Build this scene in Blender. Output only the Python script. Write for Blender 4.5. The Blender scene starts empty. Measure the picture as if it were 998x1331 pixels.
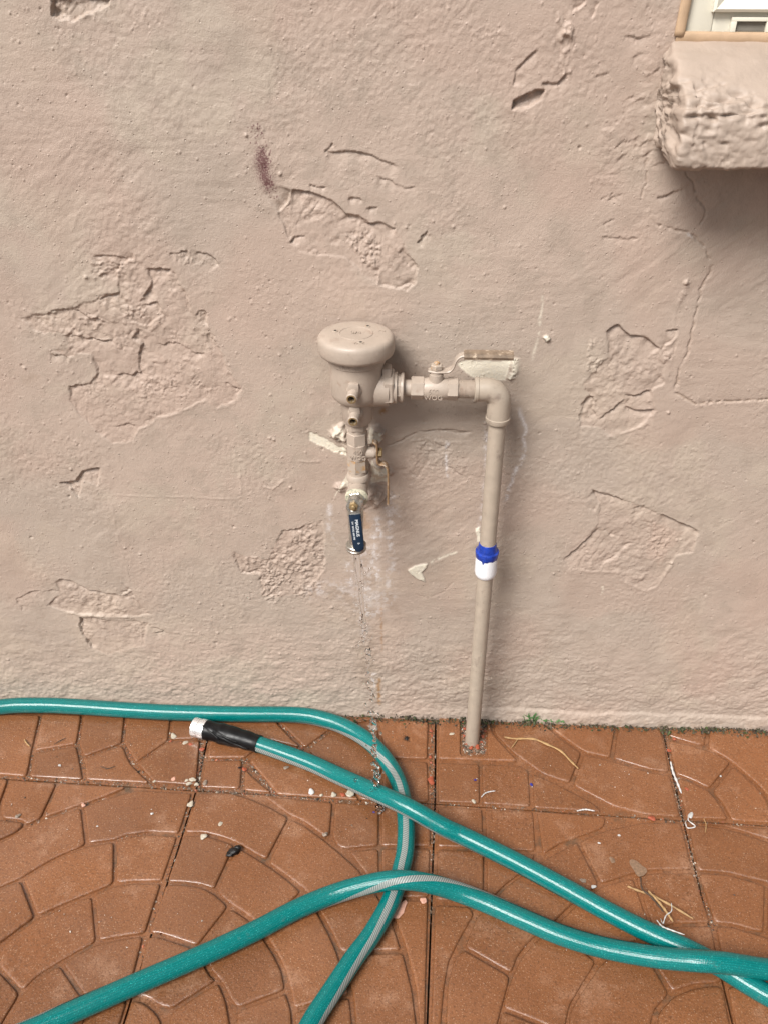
import bpy, bmesh, math, random
import numpy as np
from mathutils import Vector, Matrix
from mathutils.geometry import delaunay_2d_cdt

R = math.radians
random.seed(7)
rng = np.random.default_rng(11)
scene = bpy.context.scene
COL = scene.collection

# ------------------------------------------------------------------ camera
CAM_H, CAM_D = 1.20, 1.123
PITCH, YAW = R(33.8), R(2.7)
FPX, PW, PH = 1135.0, 998.0, 1331.0
cam_data = bpy.data.cameras.new('camera')
cam_data.sensor_fit = 'VERTICAL'
cam_data.sensor_height = 24.0
cam_data.lens = 24.0 * FPX / PH
cam_data.clip_start = 0.01
cam_data.clip_end = 500.0
cam = bpy.data.objects.new('camera', cam_data)
COL.objects.link(cam)
cam.location = (0.0, -CAM_D, CAM_H)
cam.rotation_euler = (R(90) - PITCH, 0.0, YAW)
scene.camera = cam

# ------------------------------------------------------------------ light
SUN_DIR = Vector((0.72, 1.0, -1.40)).normalized()      # the way the light travels
world = bpy.data.worlds.new('World')
scene.world = world
world.use_nodes = True
wn = world.node_tree.nodes; wl = world.node_tree.links
for n in list(wn): wn.remove(n)
sky = wn.new('ShaderNodeTexSky'); sky.sky_type = 'NISHITA'
sky.sun_disc = False
sky.sun_elevation = math.asin(-SUN_DIR.z)
sky.sun_rotation = math.atan2(-SUN_DIR.x, -SUN_DIR.y)
sky.air_density = 1.0; sky.dust_density = 3.0; sky.ozone_density = 1.0
hs = wn.new('ShaderNodeHueSaturation'); hs.inputs['Saturation'].default_value = 0.25
bg = wn.new('ShaderNodeBackground'); bg.inputs['Strength'].default_value = 0.055
wo = wn.new('ShaderNodeOutputWorld')
wl.new(sky.outputs[0], hs.inputs['Color']); wl.new(hs.outputs[0], bg.inputs['Color']); wl.new(bg.outputs[0], wo.inputs[0])
sun_data = bpy.data.lights.new('sun', 'SUN')
sun_data.energy = 2.7
sun_data.angle = R(27)
sun_data.color = (1.0, 0.975, 0.94)
sun = bpy.data.objects.new('sun', sun_data)
COL.objects.link(sun)
sun.rotation_euler = SUN_DIR.to_track_quat('-Z', 'Y').to_euler()
scene.view_settings.view_transform = 'Standard'
scene.view_settings.look = 'None'
scene.view_settings.gamma = 1.0
scene.view_settings.exposure = 0.93
scene.view_settings.use_curve_mapping = False
scene.cycles.adaptive_threshold = 0.02; scene.cycles.max_bounces = 8; scene.cycles.diffuse_bounces = 2; scene.cycles.glossy_bounces = 2; scene.cycles.transmission_bounces = 8

# ------------------------------------------------------------------ measuring: photo pixel -> point of the place
_Rm = np.array((Matrix.Rotation(YAW, 3, 'Z') @ Matrix.Rotation(R(90) - PITCH, 3, 'X')))
_C = np.array([0.0, -CAM_D, CAM_H])
def ray(px, py):
    return _Rm @ np.array([(px - PW / 2) / FPX, -(py - PH / 2) / FPX, -1.0])
def V(px, py, Y=0.0):
    d = ray(px, py); t = (Y - _C[1]) / d[1]; return _C + d * t
def G(px, py, z=0.0):
    d = ray(px, py); t = (z - _C[2]) / d[2]; return _C + d * t

# ------------------------------------------------------------------ materials
def new_mat(name):
    m = bpy.data.materials.new(name); m.use_nodes = True
    nt = m.node_tree
    return m, nt, nt.nodes, nt.links, nt.nodes['Principled BSDF']
def nmix(nt, fac, a, b, mode='MIX'):
    n = nt.nodes.new('ShaderNodeMix'); n.data_type = 'RGBA'; n.blend_type = mode
    for sock, val in ((n.inputs[0], fac), (n.inputs[6], a), (n.inputs[7], b)):
        if isinstance(val, (int, float)): sock.default_value = val
        elif isinstance(val, tuple): sock.default_value = (*val, 1.0) if len(val) == 3 else val
        else: nt.links.new(val, sock)
    return n.outputs[2]
def nmath(nt, op, a, b=0.0, clamp=False):
    n = nt.nodes.new('ShaderNodeMath'); n.operation = op; n.use_clamp = clamp
    for i, val in enumerate((a, b)):
        if isinstance(val, (int, float)): n.inputs[i].default_value = val
        else: nt.links.new(val, n.inputs[i])
    return n.outputs[0]
def nnoise(nt, scale, detail=3.0, rough=0.55, vec=None, dist=0.0):
    n = nt.nodes.new('ShaderNodeTexNoise')
    n.inputs['Scale'].default_value = scale; n.inputs['Detail'].default_value = detail
    n.inputs['Roughness'].default_value = rough; n.inputs['Distortion'].default_value = dist
    if vec is None: vec = geo_pos(nt)
    nt.links.new(vec, n.inputs['Vector'])
    return n.outputs[0]
def nramp(nt, fac, lo, hi):
    n = nt.nodes.new('ShaderNodeMapRange'); n.inputs[1].default_value = lo; n.inputs[2].default_value = hi
    n.clamp = True
    nt.links.new(fac, n.inputs[0]); return n.outputs[0]
def geo_pos(nt):
    n = nt.nodes.get('geo_pos')
    if n is None:
        n = nt.nodes.new('ShaderNodeNewGeometry'); n.name = 'geo_pos'
    return n.outputs['Position']
def nbump(nt, height, strength, dist, normal=None):
    n = nt.nodes.new('ShaderNodeBump'); n.inputs['Strength'].default_value = strength
    n.inputs['Distance'].default_value = dist
    nt.links.new(height, n.inputs['Height'])
    if normal is not None: nt.links.new(normal, n.inputs['Normal'])
    return n.outputs[0]
def nattr(nt, name):
    n = nt.nodes.new('ShaderNodeAttribute'); n.attribute_name = name
    s = nt.nodes.new('ShaderNodeSeparateColor'); nt.links.new(n.outputs['Color'], s.inputs[0])
    return s.outputs

PAINT = (0.400, 0.300, 0.240)
def mat_simple(name, col, rough=0.5, metal=0.0, var=0.15, vscale=60.0, bump=0.0, bscale=400.0, spec=0.5, col2=None, c2scale=40.0, c2lo=0.55, c2hi=0.7, coat=0.0):
    m, nt, N, L, p = new_mat(name)
    n = nnoise(nt, vscale, 4)
    dark = tuple(c * (1 - var) for c in col); light = tuple(min(1, c * (1 + var)) for c in col)
    c = nmix(nt, nramp(nt, n, 0.3, 0.7), dark, light)
    if col2: c = nmix(nt, nramp(nt, nnoise(nt, c2scale, 5, 0.65), c2lo, c2hi), c, col2)
    L.new(c, p.inputs['Base Color'])
    L.new(nramp2(nt, nnoise(nt, vscale * 1.7, 3), rough * 0.8, min(1, rough * 1.2)), p.inputs['Roughness'])
    p.inputs['Metallic'].default_value = metal
    p.inputs['Specular IOR Level'].default_value = spec
    p.inputs['Coat Weight'].default_value = coat
    if bump: L.new(nbump(nt, nnoise(nt, bscale, 4, 0.6), bump, 0.001), p.inputs['Normal'])
    return m
def nramp2(nt, fac, a, b):
    n = nt.nodes.new('ShaderNodeMapRange'); n.inputs[1].default_value = 0.3; n.inputs[2].default_value = 0.7
    n.inputs[3].default_value = a; n.inputs[4].default_value = b
    nt.links.new(fac, n.inputs[0]); return n.outputs[0]

def mat_wall():
    m, nt, N, L, p = new_mat('stucco_paint')
    A = nattr(nt, 'mask_a'); B = nattr(nt, 'mask_b')
    Cc = nattr(nt, 'mask_c')
    c = nmix(nt, Cc[0], (0.388, 0.316, 0.260), (0.420, 0.328, 0.268))
    c = nmix(nt, Cc[1], c, (0.420, 0.342, 0.276))
    c = nmix(nt, nmath(nt, 'MULTIPLY', Cc[2], 0.5), c, (0.340, 0.272, 0.220))
    pink = nmath(nt, 'MULTIPLY', B[2], 0.6)
    c = nmix(nt, pink, c, (0.425, 0.300, 0.240))
    fine = nnoise(nt, 520.0, 2, 0.6)
    spk = nramp(nt, fine, 0.68, 0.76)
    c = nmix(nt, nmath(nt, 'MULTIPLY', spk, 0.35), c, (0.20, 0.15, 0.12))
    c = nmix(nt, B[1], c, (0.285, 0.205, 0.150))                      # damp / dirt, darker crack lines and soft darker patches
    c = nmix(nt, B[0], c, (0.30, 0.165, 0.075))                       # rust
    grain = nramp(nt, fine, 0.38, 0.62)
    st = nmath(nt, 'MULTIPLY', nmath(nt, 'ADD', A[2], nmath(nt, 'MULTIPLY', nmath(nt, 'SUBTRACT', grain, 0.5), 0.8)), A[2], True)
    c = nmix(nt, nmath(nt, 'MULTIPLY', nramp(nt, st, 0.02, 0.75), 0.90), c, (0.115, 0.044, 0.046))
    mn = nmath(nt, 'MULTIPLY', A[1], nramp(nt, fine, 0.25, 0.6))
    c = nmix(nt, nmath(nt, 'MULTIPLY', mn, 0.75), c, (0.68, 0.65, 0.65))
    cr = nmix(nt, nramp(nt, fine, 0.35, 0.7), (0.70, 0.63, 0.50), (0.64, 0.59, 0.50))
    c = nmix(nt, A[0], c, cr)
    L.new(c, p.inputs['Base Color'])
    p.inputs['Roughness'].default_value = 0.50
    p.inputs['Specular IOR Level'].default_value = 0.35
    h1 = nnoise(nt, 210.0, 4, 0.65)
    h = nmath(nt, 'ADD', h1, nmath(nt, 'MULTIPLY', fine, 0.8))
    def dots(scale, r0, r1, dens):
        vo = N.new('ShaderNodeTexVoronoi'); vo.inputs['Scale'].default_value = scale; L.new(geo_pos(nt), vo.inputs['Vector'])
        sc = N.new('ShaderNodeSeparateColor'); L.new(vo.outputs['Color'], sc.inputs[0])
        d = nramp(nt, vo.outputs['Distance'], r1, r0)                       # 1 in the dot, 0 outside
        on = nmath(nt, 'LESS_THAN', sc.outputs[0], dens)
        return nmath(nt, 'MULTIPLY', d, nmath(nt, 'MULTIPLY', on, nmath(nt, 'ADD', sc.outputs[1], 0.3)))
    pit = dots(95.0, 0.05, 0.14, 0.22); bl = dots(130.0, 0.06, 0.20, 0.30)
    h = nmath(nt, 'ADD', h, nmath(nt, 'SUBTRACT', nmath(nt, 'MULTIPLY', bl, 1.3), nmath(nt, 'MULTIPLY', pit, 2.6)))
    L.new(nbump(nt, h, 0.46, 0.0013), p.inputs['Normal'])
    return m

def mat_tile(k=1.0, name='wet_terracotta_concrete'):
    m, nt, N, L, p = new_mat(name)
    n1 = nnoise(nt, 7.0, 4, 0.6)
    c = nmix(nt, nramp(nt, n1, 0.3, 0.7), (0.172, 0.066, 0.025), (0.232, 0.092, 0.036))
    c = nmix(nt, nmath(nt, 'MULTIPLY', nramp(nt, nnoise(nt, 13.0, 6, 0.7), 0.54, 0.70), 0.6), c, (0.35, 0.195, 0.120))
    c = nmix(nt, nmath(nt, 'MULTIPLY', nramp(nt, nnoise(nt, 330.0, 3, 0.6), 0.50, 0.66), 0.75), c, (0.110, 0.045, 0.020))
    c = nmix(nt, nmath(nt, 'MULTIPLY', nramp(nt, nnoise(nt, 480.0, 2, 0.5), 0.62, 0.70), 0.7), c, (0.40, 0.25, 0.155))
    if k < 1: c = nmix(nt, nramp(nt, nnoise(nt, 30.0, 4, 0.7), 0.52, 0.72), nmix(nt, 1.0, c, (k, k, k), 'MULTIPLY'), (0.085, 0.052, 0.030))
    rnd = N.new('ShaderNodeObjectInfo')
    hv = N.new('ShaderNodeHueSaturation'); L.new(c, hv.inputs['Color'])
    L.new(nramp3(nt, rnd.outputs['Random'], 0.88, 1.10), hv.inputs['Value'])
    L.new(hv.outputs[0], p.inputs['Base Color'])
    wetn = nnoise(nt, 5.0, 4, 0.6); wet = nramp(nt, wetn, 0.35, 0.65)
    mrg = N.new('ShaderNodeMapRange'); mrg.inputs[3].default_value = 0.12; mrg.inputs[4].default_value = 0.30
    L.new(wet, mrg.inputs[0]); L.new(mrg.outputs[0], p.inputs['Roughness'])
    p.inputs['Specular IOR Level'].default_value = 0.5
    h = nmath(nt, 'ADD', nnoise(nt, 420.0, 4, 0.65), nmath(nt, 'MULTIPLY', nnoise(nt, 60.0, 3, 0.5), 1.6))
    L.new(nbump(nt, h, 0.60, 0.0018), p.inputs['Normal'])
    L.new(nmath(nt, 'MULTIPLY', nramp(nt, wetn, 0.62, 0.42), 0.75), p.inputs['Coat Weight']); p.inputs['Coat Roughness'].default_value = 0.10
    L.new(nbump(nt, nnoise(nt, 110.0, 3, 0.6), 0.35, 0.0012), p.inputs['Coat Normal'])
    return m
def nramp3(nt, fac, a, b):
    n = nt.nodes.new('ShaderNodeMapRange'); n.inputs[3].default_value = a; n.inputs[4].default_value = b
    nt.links.new(fac, n.inputs[0]); return n.outputs[0]

def mat_hose():
    m, nt, N, L, p = new_mat('teal_vinyl')
    uv = N.new('ShaderNodeUVMap'); sx = N.new('ShaderNodeSeparateXYZ'); L.new(uv.outputs[0], sx.inputs[0])
    a = nmath(nt, 'MULTIPLY', sx.outputs[0], 2 * math.pi * 14); b = nmath(nt, 'MULTIPLY', sx.outputs[1], 2 * math.pi * 260)
    w1 = nmath(nt, 'SINE', nmath(nt, 'ADD', a, b)); w2 = nmath(nt, 'SINE', nmath(nt, 'SUBTRACT', a, b))
    br = nmath(nt, 'MULTIPLY', w1, w2)
    c = nmix(nt, nramp(nt, br, 0.1, 0.9), (0.000, 0.116, 0.110), (0.000, 0.178, 0.168))
    c = nmix(nt, nmath(nt, 'MULTIPLY', nramp(nt, nnoise(nt, 700.0, 2), 0.60, 0.70), 0.6), c, (0.05, 0.46, 0.42))  # bright specks: sparkle of the gloss put into the colour
    c = nmix(nt, nmath(nt, 'MULTIPLY', nramp(nt, nnoise(nt, 16.0, 4, 0.65), 0.5, 0.8), 0.35), c, (0.02, 0.13, 0.11))
    L.new(c, p.inputs['Base Color'])
    L.new(nramp2(nt, nnoise(nt, 30.0, 4), 0.10, 0.22), p.inputs['Roughness'])
    p.inputs['Specular IOR Level'].default_value = 0.40
    h = nmath(nt, 'ADD', nmath(nt, 'MULTIPLY', br, 0.35), nnoise(nt, 500.0, 3, 0.6))
    c = nmix(nt, nmath(nt, 'MULTIPLY', nramp(nt, nnoise(nt, 75.0, 5, 0.7), 0.60, 0.72), 0.22), c, (0.16, 0.20, 0.17)); L.new(c, p.inputs['Base Color'])
    p.inputs['Subsurface Weight'].default_value = 0.0
    L.new(nbump(nt, h, 0.28, 0.0008), p.inputs['Normal'])
    return m
def mat_stripe():
    m, nt, N, L, p = new_mat('braided_stripe')
    uv = N.new('ShaderNodeUVMap'); sx = N.new('ShaderNodeSeparateXYZ'); L.new(uv.outputs[0], sx.inputs[0])
    a = nmath(nt, 'MULTIPLY', sx.outputs[0], 2 * math.pi * 1.2); b = nmath(nt, 'MULTIPLY', sx.outputs[1], 2 * math.pi * 300)
    w = nmath(nt, 'SINE', nmath(nt, 'ADD', a, b))
    c = nmix(nt, nramp(nt, w, -0.6, 0.4), (0.10, 0.13, 0.125), (0.30, 0.325, 0.305))
    L.new(c, p.inputs['Base Color']); p.inputs['Roughness'].default_value = 0.4
    L.new(nbump(nt, w, 0.4, 0.0006), p.inputs['Normal'])
    return m
def mat_water():
    m, nt, N, L, p = new_mat('water')
    p.inputs['Base Color'].default_value = (1, 1, 1, 1)
    p.inputs['Roughness'].default_value = 0.0; p.inputs['IOR'].default_value = 1.22
    p.inputs['Transmission Weight'].default_value = 1.0
    return m
def mat_grit():
    m, nt, N, L, p = new_mat('grit')
    n = N.new('ShaderNodeAttribute'); n.attribute_name = 'tint'
    L.new(n.outputs['Color'], p.inputs['Base Color']); p.inputs['Roughness'].default_value = 0.7
    return m

M = {}
M['wall'] = mat_wall(); M['tile'] = mat_tile(); M['groove'] = mat_tile(0.97, 'dirty_terracotta_groove'); M['hose'] = mat_hose(); M['stripe'] = mat_stripe()
M['water'] = mat_water(); M['grit'] = mat_grit()
M['paint'] = mat_simple('painted_metal', (0.395, 0.322, 0.262), 0.46, var=0.07, vscale=45, bump=0.25, bscale=260, col2=(0.30, 0.215, 0.165), c2scale=70, c2lo=0.58, c2hi=0.78)
M['paint_worn'] = mat_simple('worn_painted_metal', (0.40, 0.330, 0.268), 0.45, var=0.1, vscale=60, bump=0.35, bscale=300, col2=(0.42, 0.25, 0.12), c2scale=110, c2lo=0.52, c2hi=0.62)
M['pipe'] = mat_simple('painted_pvc', (0.385, 0.318, 0.252), 0.42, var=0.08, vscale=50, bump=0.2, bscale=160, col2=(0.26, 0.205, 0.165), c2scale=55, c2lo=0.58, c2hi=0.74)
M['brass'] = mat_simple('dull_brass', (0.30, 0.21, 0.105), 0.42, metal=0.5, var=0.25, vscale=150, bump=0.2)
M['rust'] = mat_simple('rusty_lever', (0.27, 0.165, 0.085), 0.55, var=0.3, vscale=120, bump=0.3, col2=(0.42, 0.33, 0.25), c2scale=90, c2lo=0.5, c2hi=0.6)
M['grip'] = mat_simple('brown_grip', (0.22, 0.160, 0.112), 0.5, var=0.3, vscale=110, bump=0.3, col2=(0.48, 0.38, 0.28), c2scale=120, c2lo=0.58, c2hi=0.64)
M['chrome'] = mat_simple('pitted_nickel', (0.46, 0.44, 0.40), 0.3, metal=0.85, var=0.25, vscale=130, bump=0.3, col2=(0.55, 0.52, 0.46), c2scale=120, c2lo=0.5, c2hi=0.6)
M['gasket'] = mat_simple('mineral_crust', (0.47, 0.43, 0.32), 0.7, var=0.2, vscale=150, bump=0.6, bscale=600, col2=(0.15, 0.17, 0.12), c2scale=160, c2lo=0.55, c2hi=0.65)
M['blue'] = mat_simple('blue_vinyl_grip', (0.002, 0.013, 0.032), 0.42, var=0.15, vscale=80, bump=0.1)
M['letter'] = mat_simple('white_print', (0.75, 0.78, 0.8), 0.5, var=0.1)
M['pvc_white'] = mat_simple('white_pvc', (0.80, 0.80, 0.82), 0.4, var=0.05, vscale=60, bump=0.1)
M['pvc_blue'] = mat_simple('blue_pipe_cement', (0.010, 0.040, 0.30), 0.3, var=0.35, vscale=140, bump=0.3)
M['dark'] = mat_simple('hole_shade', (0.012, 0.010, 0.008), 0.6)  # near-black: shade inside bores and sockets put into the colour
M['tape'] = mat_simple('black_tape', (0.003, 0.003, 0.0035), 0.36, spec=0.25, var=0.2, bump=0.1, bscale=120)
M['alu'] = mat_simple('cast_aluminium', (0.80, 0.80, 0.80), 0.28, metal=0.75, var=0.06, vscale=120)
M['vinyl'] = mat_simple('cream_vinyl', (0.72, 0.68, 0.57), 0.4, var=0.04, vscale=20, bump=0.05)
M['caulk'] = mat_simple('tan_caulk', (0.46, 0.315, 0.20), 0.45, var=0.12, vscale=60, bump=0.25, bscale=120)
M['dirt'] = mat_simple('dark_dirt', (0.050, 0.034, 0.022), 0.8, var=0.4, vscale=200, bump=0.6)
M['redchip'] = mat_simple('red_brick_chip', (0.32, 0.075, 0.035), 0.5, var=0.25, vscale=300, bump=0.5, bscale=700)
M['pinkchip'] = mat_simple('pink_chip', (0.55, 0.30, 0.22), 0.6, var=0.2, vscale=300, bump=0.4)
M['whitechip'] = mat_simple('white_plaster_chip', (0.42, 0.37, 0.29), 0.55, var=0.2, vscale=300, bump=0.5, bscale=700)
M['greychip'] = mat_simple('grey_pebble', (0.22, 0.17, 0.13), 0.5, var=0.3, vscale=300, bump=0.4)
M['mortar'] = mat_simple('brown_mortar', (0.20, 0.125, 0.078), 0.5, var=0.3, vscale=300, bump=0.4)
M['clear'] = mat_simple('pale_sliver', (0.55, 0.53, 0.51), 0.35, var=0.1)
M['straw'] = mat_simple('dry_straw', (0.36, 0.22, 0.095), 0.6, var=0.3, vscale=200)
M['twig'] = mat_simple('dark_twig', (0.06, 0.035, 0.02), 0.7, var=0.3, vscale=200)
M['string'] = mat_simple('white_string', (0.50, 0.49, 0.47), 0.6, var=0.15)
M['black'] = mat_simple('black_clump', (0.006, 0.005, 0.005), 0.35, var=0.3, vscale=200, bump=0.8, bscale=500)
M['bluebit'] = mat_simple('blue_crumb', (0.01, 0.015, 0.20), 0.4)
M['grass'] = mat_simple('grass_blade', (0.07, 0.16, 0.05), 0.55, var=0.3, vscale=200)
mg, ntg, Ng, Lg, pg = new_mat('window_glass')
pg.inputs['Base Color'].default_value = (0.03, 0.035, 0.04, 1); pg.inputs['Roughness'].default_value = 0.05
M['glass'] = mg

# ------------------------------------------------------------------ object helpers
ORG = {}
def mk(name, verts, faces, mat, parent=None, smooth=True, origin=None, uvs=None):
    v = np.asarray(verts, dtype=float)
    o0 = np.array(origin, float) if origin is not None else (v.min(0) + v.max(0)) / 2
    me = bpy.data.meshes.new(name)
    me.from_pydata([tuple(p) for p in (v - o0)], [], [tuple(int(i) for i in f) for f in faces])
    if smooth: me.polygons.foreach_set('use_smooth', [True] * len(me.polygons))
    if uvs is not None:
        ul = me.uv_layers.new(name='UVMap')
        li = np.empty(len(me.loops), dtype=np.int32); me.loops.foreach_get('vertex_index', li)
        ul.data.foreach_set('uv', np.asarray(uvs, float)[li].ravel())
    me.materials.append(mat)
    ob = bpy.data.objects.new(name, me)
    COL.objects.link(ob)
    if parent is not None:
        ob.parent = parent; ob.location = o0 - ORG[parent.name]
    else:
        ob.location = o0
    ORG[ob.name] = o0
    return ob
def empty(name, loc):
    o = bpy.data.objects.new(name, None); COL.objects.link(o)
    o.location = tuple(loc); o.empty_display_size = 0.02
    ORG[o.name] = np.array(loc, float)
    return o
def tag(o, label, cat, group=None, kind=None):
    if label: o['label'] = label
    if cat: o['category'] = cat
    if group: o['group'] = group
    if kind: o['kind'] = kind
    return o
def sharp(o, ang=35):
    me = o.data
    try: me.set_sharp_from_angle(angle=R(ang))
    except Exception: pass
    return o
def frame(axis, hint=(0, 0, 1)):
    a = np.array(axis, float); a /= np.linalg.norm(a)
    h = np.array(hint, float)
    if abs(np.dot(a, h)) > 0.95: h = np.array([0, 1.0, 0])
    u = np.cross(h, a); u /= np.linalg.norm(u); w = np.cross(a, u)
    return a, u, w
def lathe(prof, origin, axis, segs=32, phase=0.0, cap=True, wob=0.0):
    a, u, w = frame(axis); o = np.array(origin, float)
    vs, fs = [], []
    for (t, r) in prof:
        for k in range(segs):
            th = 2 * math.pi * k / segs + phase
            rr = r * (1 + wob * math.sin(3 * th + t * 90))
            vs.append(o + a * t + (u * math.cos(th) + w * math.sin(th)) * rr)
    n = len(prof)
    for i in range(n - 1):
        for k in range(segs):
            k2 = (k + 1) % segs
            fs.append((i * segs + k, i * segs + k2, (i + 1) * segs + k2, (i + 1) * segs + k))
    if cap:
        fs.append(tuple(range(segs - 1, -1, -1))); fs.append(tuple(range((n - 1) * segs, n * segs)))
    return vs, fs
def hexnut(origin, axis, r, length, ch=0.0015, phase=0.0, segs=6):
    return lathe([(0, r - ch), (ch, r), (length - ch, r), (length, r - ch)], origin, axis, segs, phase)
def tube(path, rad, segs=12, cap=True, squash=None):
    P = np.asarray(path, float); n = len(P)
    T = np.gradient(P, axis=0); T /= np.linalg.norm(T, axis=1)[:, None] + 1e-12
    up = np.array([0, 0, 1.0])
    if abs(T[0] @ up) > 0.9: up = np.array([0, 1.0, 0])
    u = np.cross(up, T[0]); u /= np.linalg.norm(u)
    vs, fs = [], []
    for i in range(n):
        u = u - T[i] * (u @ T[i]); u /= np.linalg.norm(u); w = np.cross(T[i], u)
        r = rad[i] if hasattr(rad, '__len__') else rad
        for k in range(segs):
            th = 2 * math.pi * k / segs
            vs.append(P[i] + (u * math.cos(th) + w * math.sin(th) * (squash or 1.0)) * r)
    for i in range(n - 1):
        for k in range(segs):
            k2 = (k + 1) % segs
            fs.append((i * segs + k, i * segs + k2, (i + 1) * segs + k2, (i + 1) * segs + k))
    if cap:
        fs.append(tuple(range(segs - 1, -1, -1))); fs.append(tuple(range((n - 1) * segs, n * segs)))
    return vs, fs
def join(*parts):
    vs, fs = [], []
    for v, f in parts:
        b = len(vs); vs.extend(v); fs.extend([tuple(i + b for i in q) for q in f])
    return vs, fs
def box(c, s, ch=0.0):
    bm = bmesh.new(); bmesh.ops.create_cube(bm, size=1.0)
    bmesh.ops.scale(bm, vec=s, verts=bm.verts)
    if ch: bmesh.ops.bevel(bm, geom=bm.edges[:], offset=ch, segments=2, affect='EDGES', profile=0.6)
    bm.verts.ensure_lookup_table(); bm.verts.index_update()
    vs = [np.array(v.co) + np.array(c) for v in bm.verts]; fs = [tuple(v.index for v in f.verts) for f in bm.faces]
    bm.free(); return vs, fs
def strap(path, wdir, width, thick):
    """flat bar following path; wdir = width direction"""
    P = np.asarray(path, float); T = np.gradient(P, axis=0); T /= np.linalg.norm(T, axis=1)[:, None]
    w = np.array(wdir, float); w /= np.linalg.norm(w)
    vs, fs = [], []
    for i in range(len(P)):
        n = np.cross(T[i], w); n /= np.linalg.norm(n)
        wd = width[i] if hasattr(width, '__len__') else width
        e = thick * 0.3
        for a, b in ((-.5, -.5 + .0), (-.42, .5), (.42, .5), (.5, 0), (.42, -.5), (-.42, -.5))[1:] + ((-.5, 0),):
            vs.append(P[i] + w * wd * a + n * thick * b)
    k = 6
    for i in range(len(P) - 1):
        for j in range(k):
            j2 = (j + 1) % k
            fs.append((i * k + j, i * k + j2, (i + 1) * k + j2, (i + 1) * k + j))
    fs.append(tuple(range(k - 1, -1, -1))); fs.append(tuple(range((len(P) - 1) * k, len(P) * k)))
    return vs, fs
def smooth_path(pts, n=60):
    P = np.asarray(pts, float)
    Q = np.vstack([2 * P[0] - P[1], P, 2 * P[-1] - P[-2]])
    out = []
    m = len(P) - 1; per = max(2, n // m)
    for i in range(m):
        p0, p1, p2, p3 = Q[i], Q[i + 1], Q[i + 2], Q[i + 3]
        for k in range(per):
            t = k / per
            out.append(0.5 * ((2 * p1) + (-p0 + p2) * t + (2 * p0 - 5 * p1 + 4 * p2 - p3) * t * t + (-p0 + 3 * p1 - 3 * p2 + p3) * t ** 3))
    out.append(P[-1]); return np.array(out)
def text_mesh(body, size, depth):
    cu = bpy.data.curves.new('tmp_text', 'FONT'); cu.body = body; cu.size = size; cu.extrude = depth
    cu.align_x = 'CENTER'; cu.align_y = 'CENTER'; cu.resolution_u = 3
    ob = bpy.data.objects.new('tmp_text', cu); COL.objects.link(ob)
    dg = bpy.context.evaluated_depsgraph_get(); me = bpy.data.meshes.new_from_object(ob.evaluated_get(dg))
    vs = np.array([v.co[:] for v in me.vertices]); fs = [tuple(p.vertices) for p in me.polygons]
    bpy.data.objects.remove(ob); bpy.data.curves.remove(cu); bpy.data.meshes.remove(me)
    return vs, fs
def place(vf, origin, ex, ey, ez):
    v, f = vf; v = np.asarray(v)
    ex, ey, ez = (np.array(q, float) / np.linalg.norm(q) for q in (ex, ey, ez))
    return [np.array(origin) + ex * p[0] + ey * p[1] + ez * p[2] for p in v], f

# ------------------------------------------------------------------ numeric noise for relief
def vnoise(x, y, seed):
    xi = np.floor(x).astype(np.int64); yi = np.floor(y).astype(np.int64)
    fx = x - xi; fy = y - yi
    fx = fx * fx * fx * (fx * (fx * 6 - 15) + 10); fy = fy * fy * fy * (fy * (fy * 6 - 15) + 10)
    def h(a, b):
        n = (a * 374761393 + b * 668265263 + seed * 1442695041) & 0xffffffff
        n = ((n ^ (n >> 13)) * 1274126177) & 0xffffffff
        n = n ^ (n >> 16)
        return (n & 0xffff) / 65535.0
    a = h(xi, yi); b = h(xi + 1, yi); c = h(xi, yi + 1); d = h(xi + 1, yi + 1)
    return (a + (b - a) * fx) * (1 - fy) + (c + (d - c) * fx) * fy - 0.5
def fbm(x, y, scale, octs, seed, gain=0.5, ax=1.0, ay=1.0):
    s = 0.0; a = 1.0; f = 1.0 / scale
    for o in range(octs):
        s = s + a * vnoise(x * f * ax + 13.7 * o, y * f * ay + 7.3 * o, seed + o * 17); a *= gain; f *= 2.03
    return s
def seg_dist(px, pz, poly, closed=False):
    P = np.asarray(poly, float); n = len(P)
    best = np.full(px.shape, 1e9); side = np.zeros(px.shape); par = np.zeros(px.shape)
    L = 0.0; segs = []
    m = n if closed else n - 1
    for i in range(m):
        a, b = P[i], P[(i + 1) % n]; segs.append((a, b, L)); L += np.linalg.norm(b - a)
    for a, b, l0 in segs:
        d = b - a; ll = d @ d + 1e-12
        t = np.clip(((px - a[0]) * d[0] + (pz - a[1]) * d[1]) / ll, 0, 1)
        dx = px - a[0] - t * d[0]; dz = pz - a[1] - t * d[1]
        q = np.hypot(dx, dz); k = q < best
        best = np.where(k, q, best); side = np.where(k, d[0] * dz - d[1] * dx, side)
        par = np.where(k, (l0 + t * math.sqrt(ll)) / max(L, 1e-9), par)
    return best, side, par
def inside(px, pz, poly):
    P = np.asarray(poly, float); r = np.zeros(px.shape, bool); n = len(P)
    for i in range(n):
        x1, z1 = P[i]; x2, z2 = P[(i + 1) % n]
        if z1 == z2: continue
        c = ((z1 > pz) != (z2 > pz)) & (px < (x2 - x1) * (pz - z1) / (z2 - z1) + x1)
        r ^= c
    return r
def sstep(x, a, b):
    t = np.clip((x - a) / (b - a), 0, 1); return t * t * (3 - 2 * t)

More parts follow.
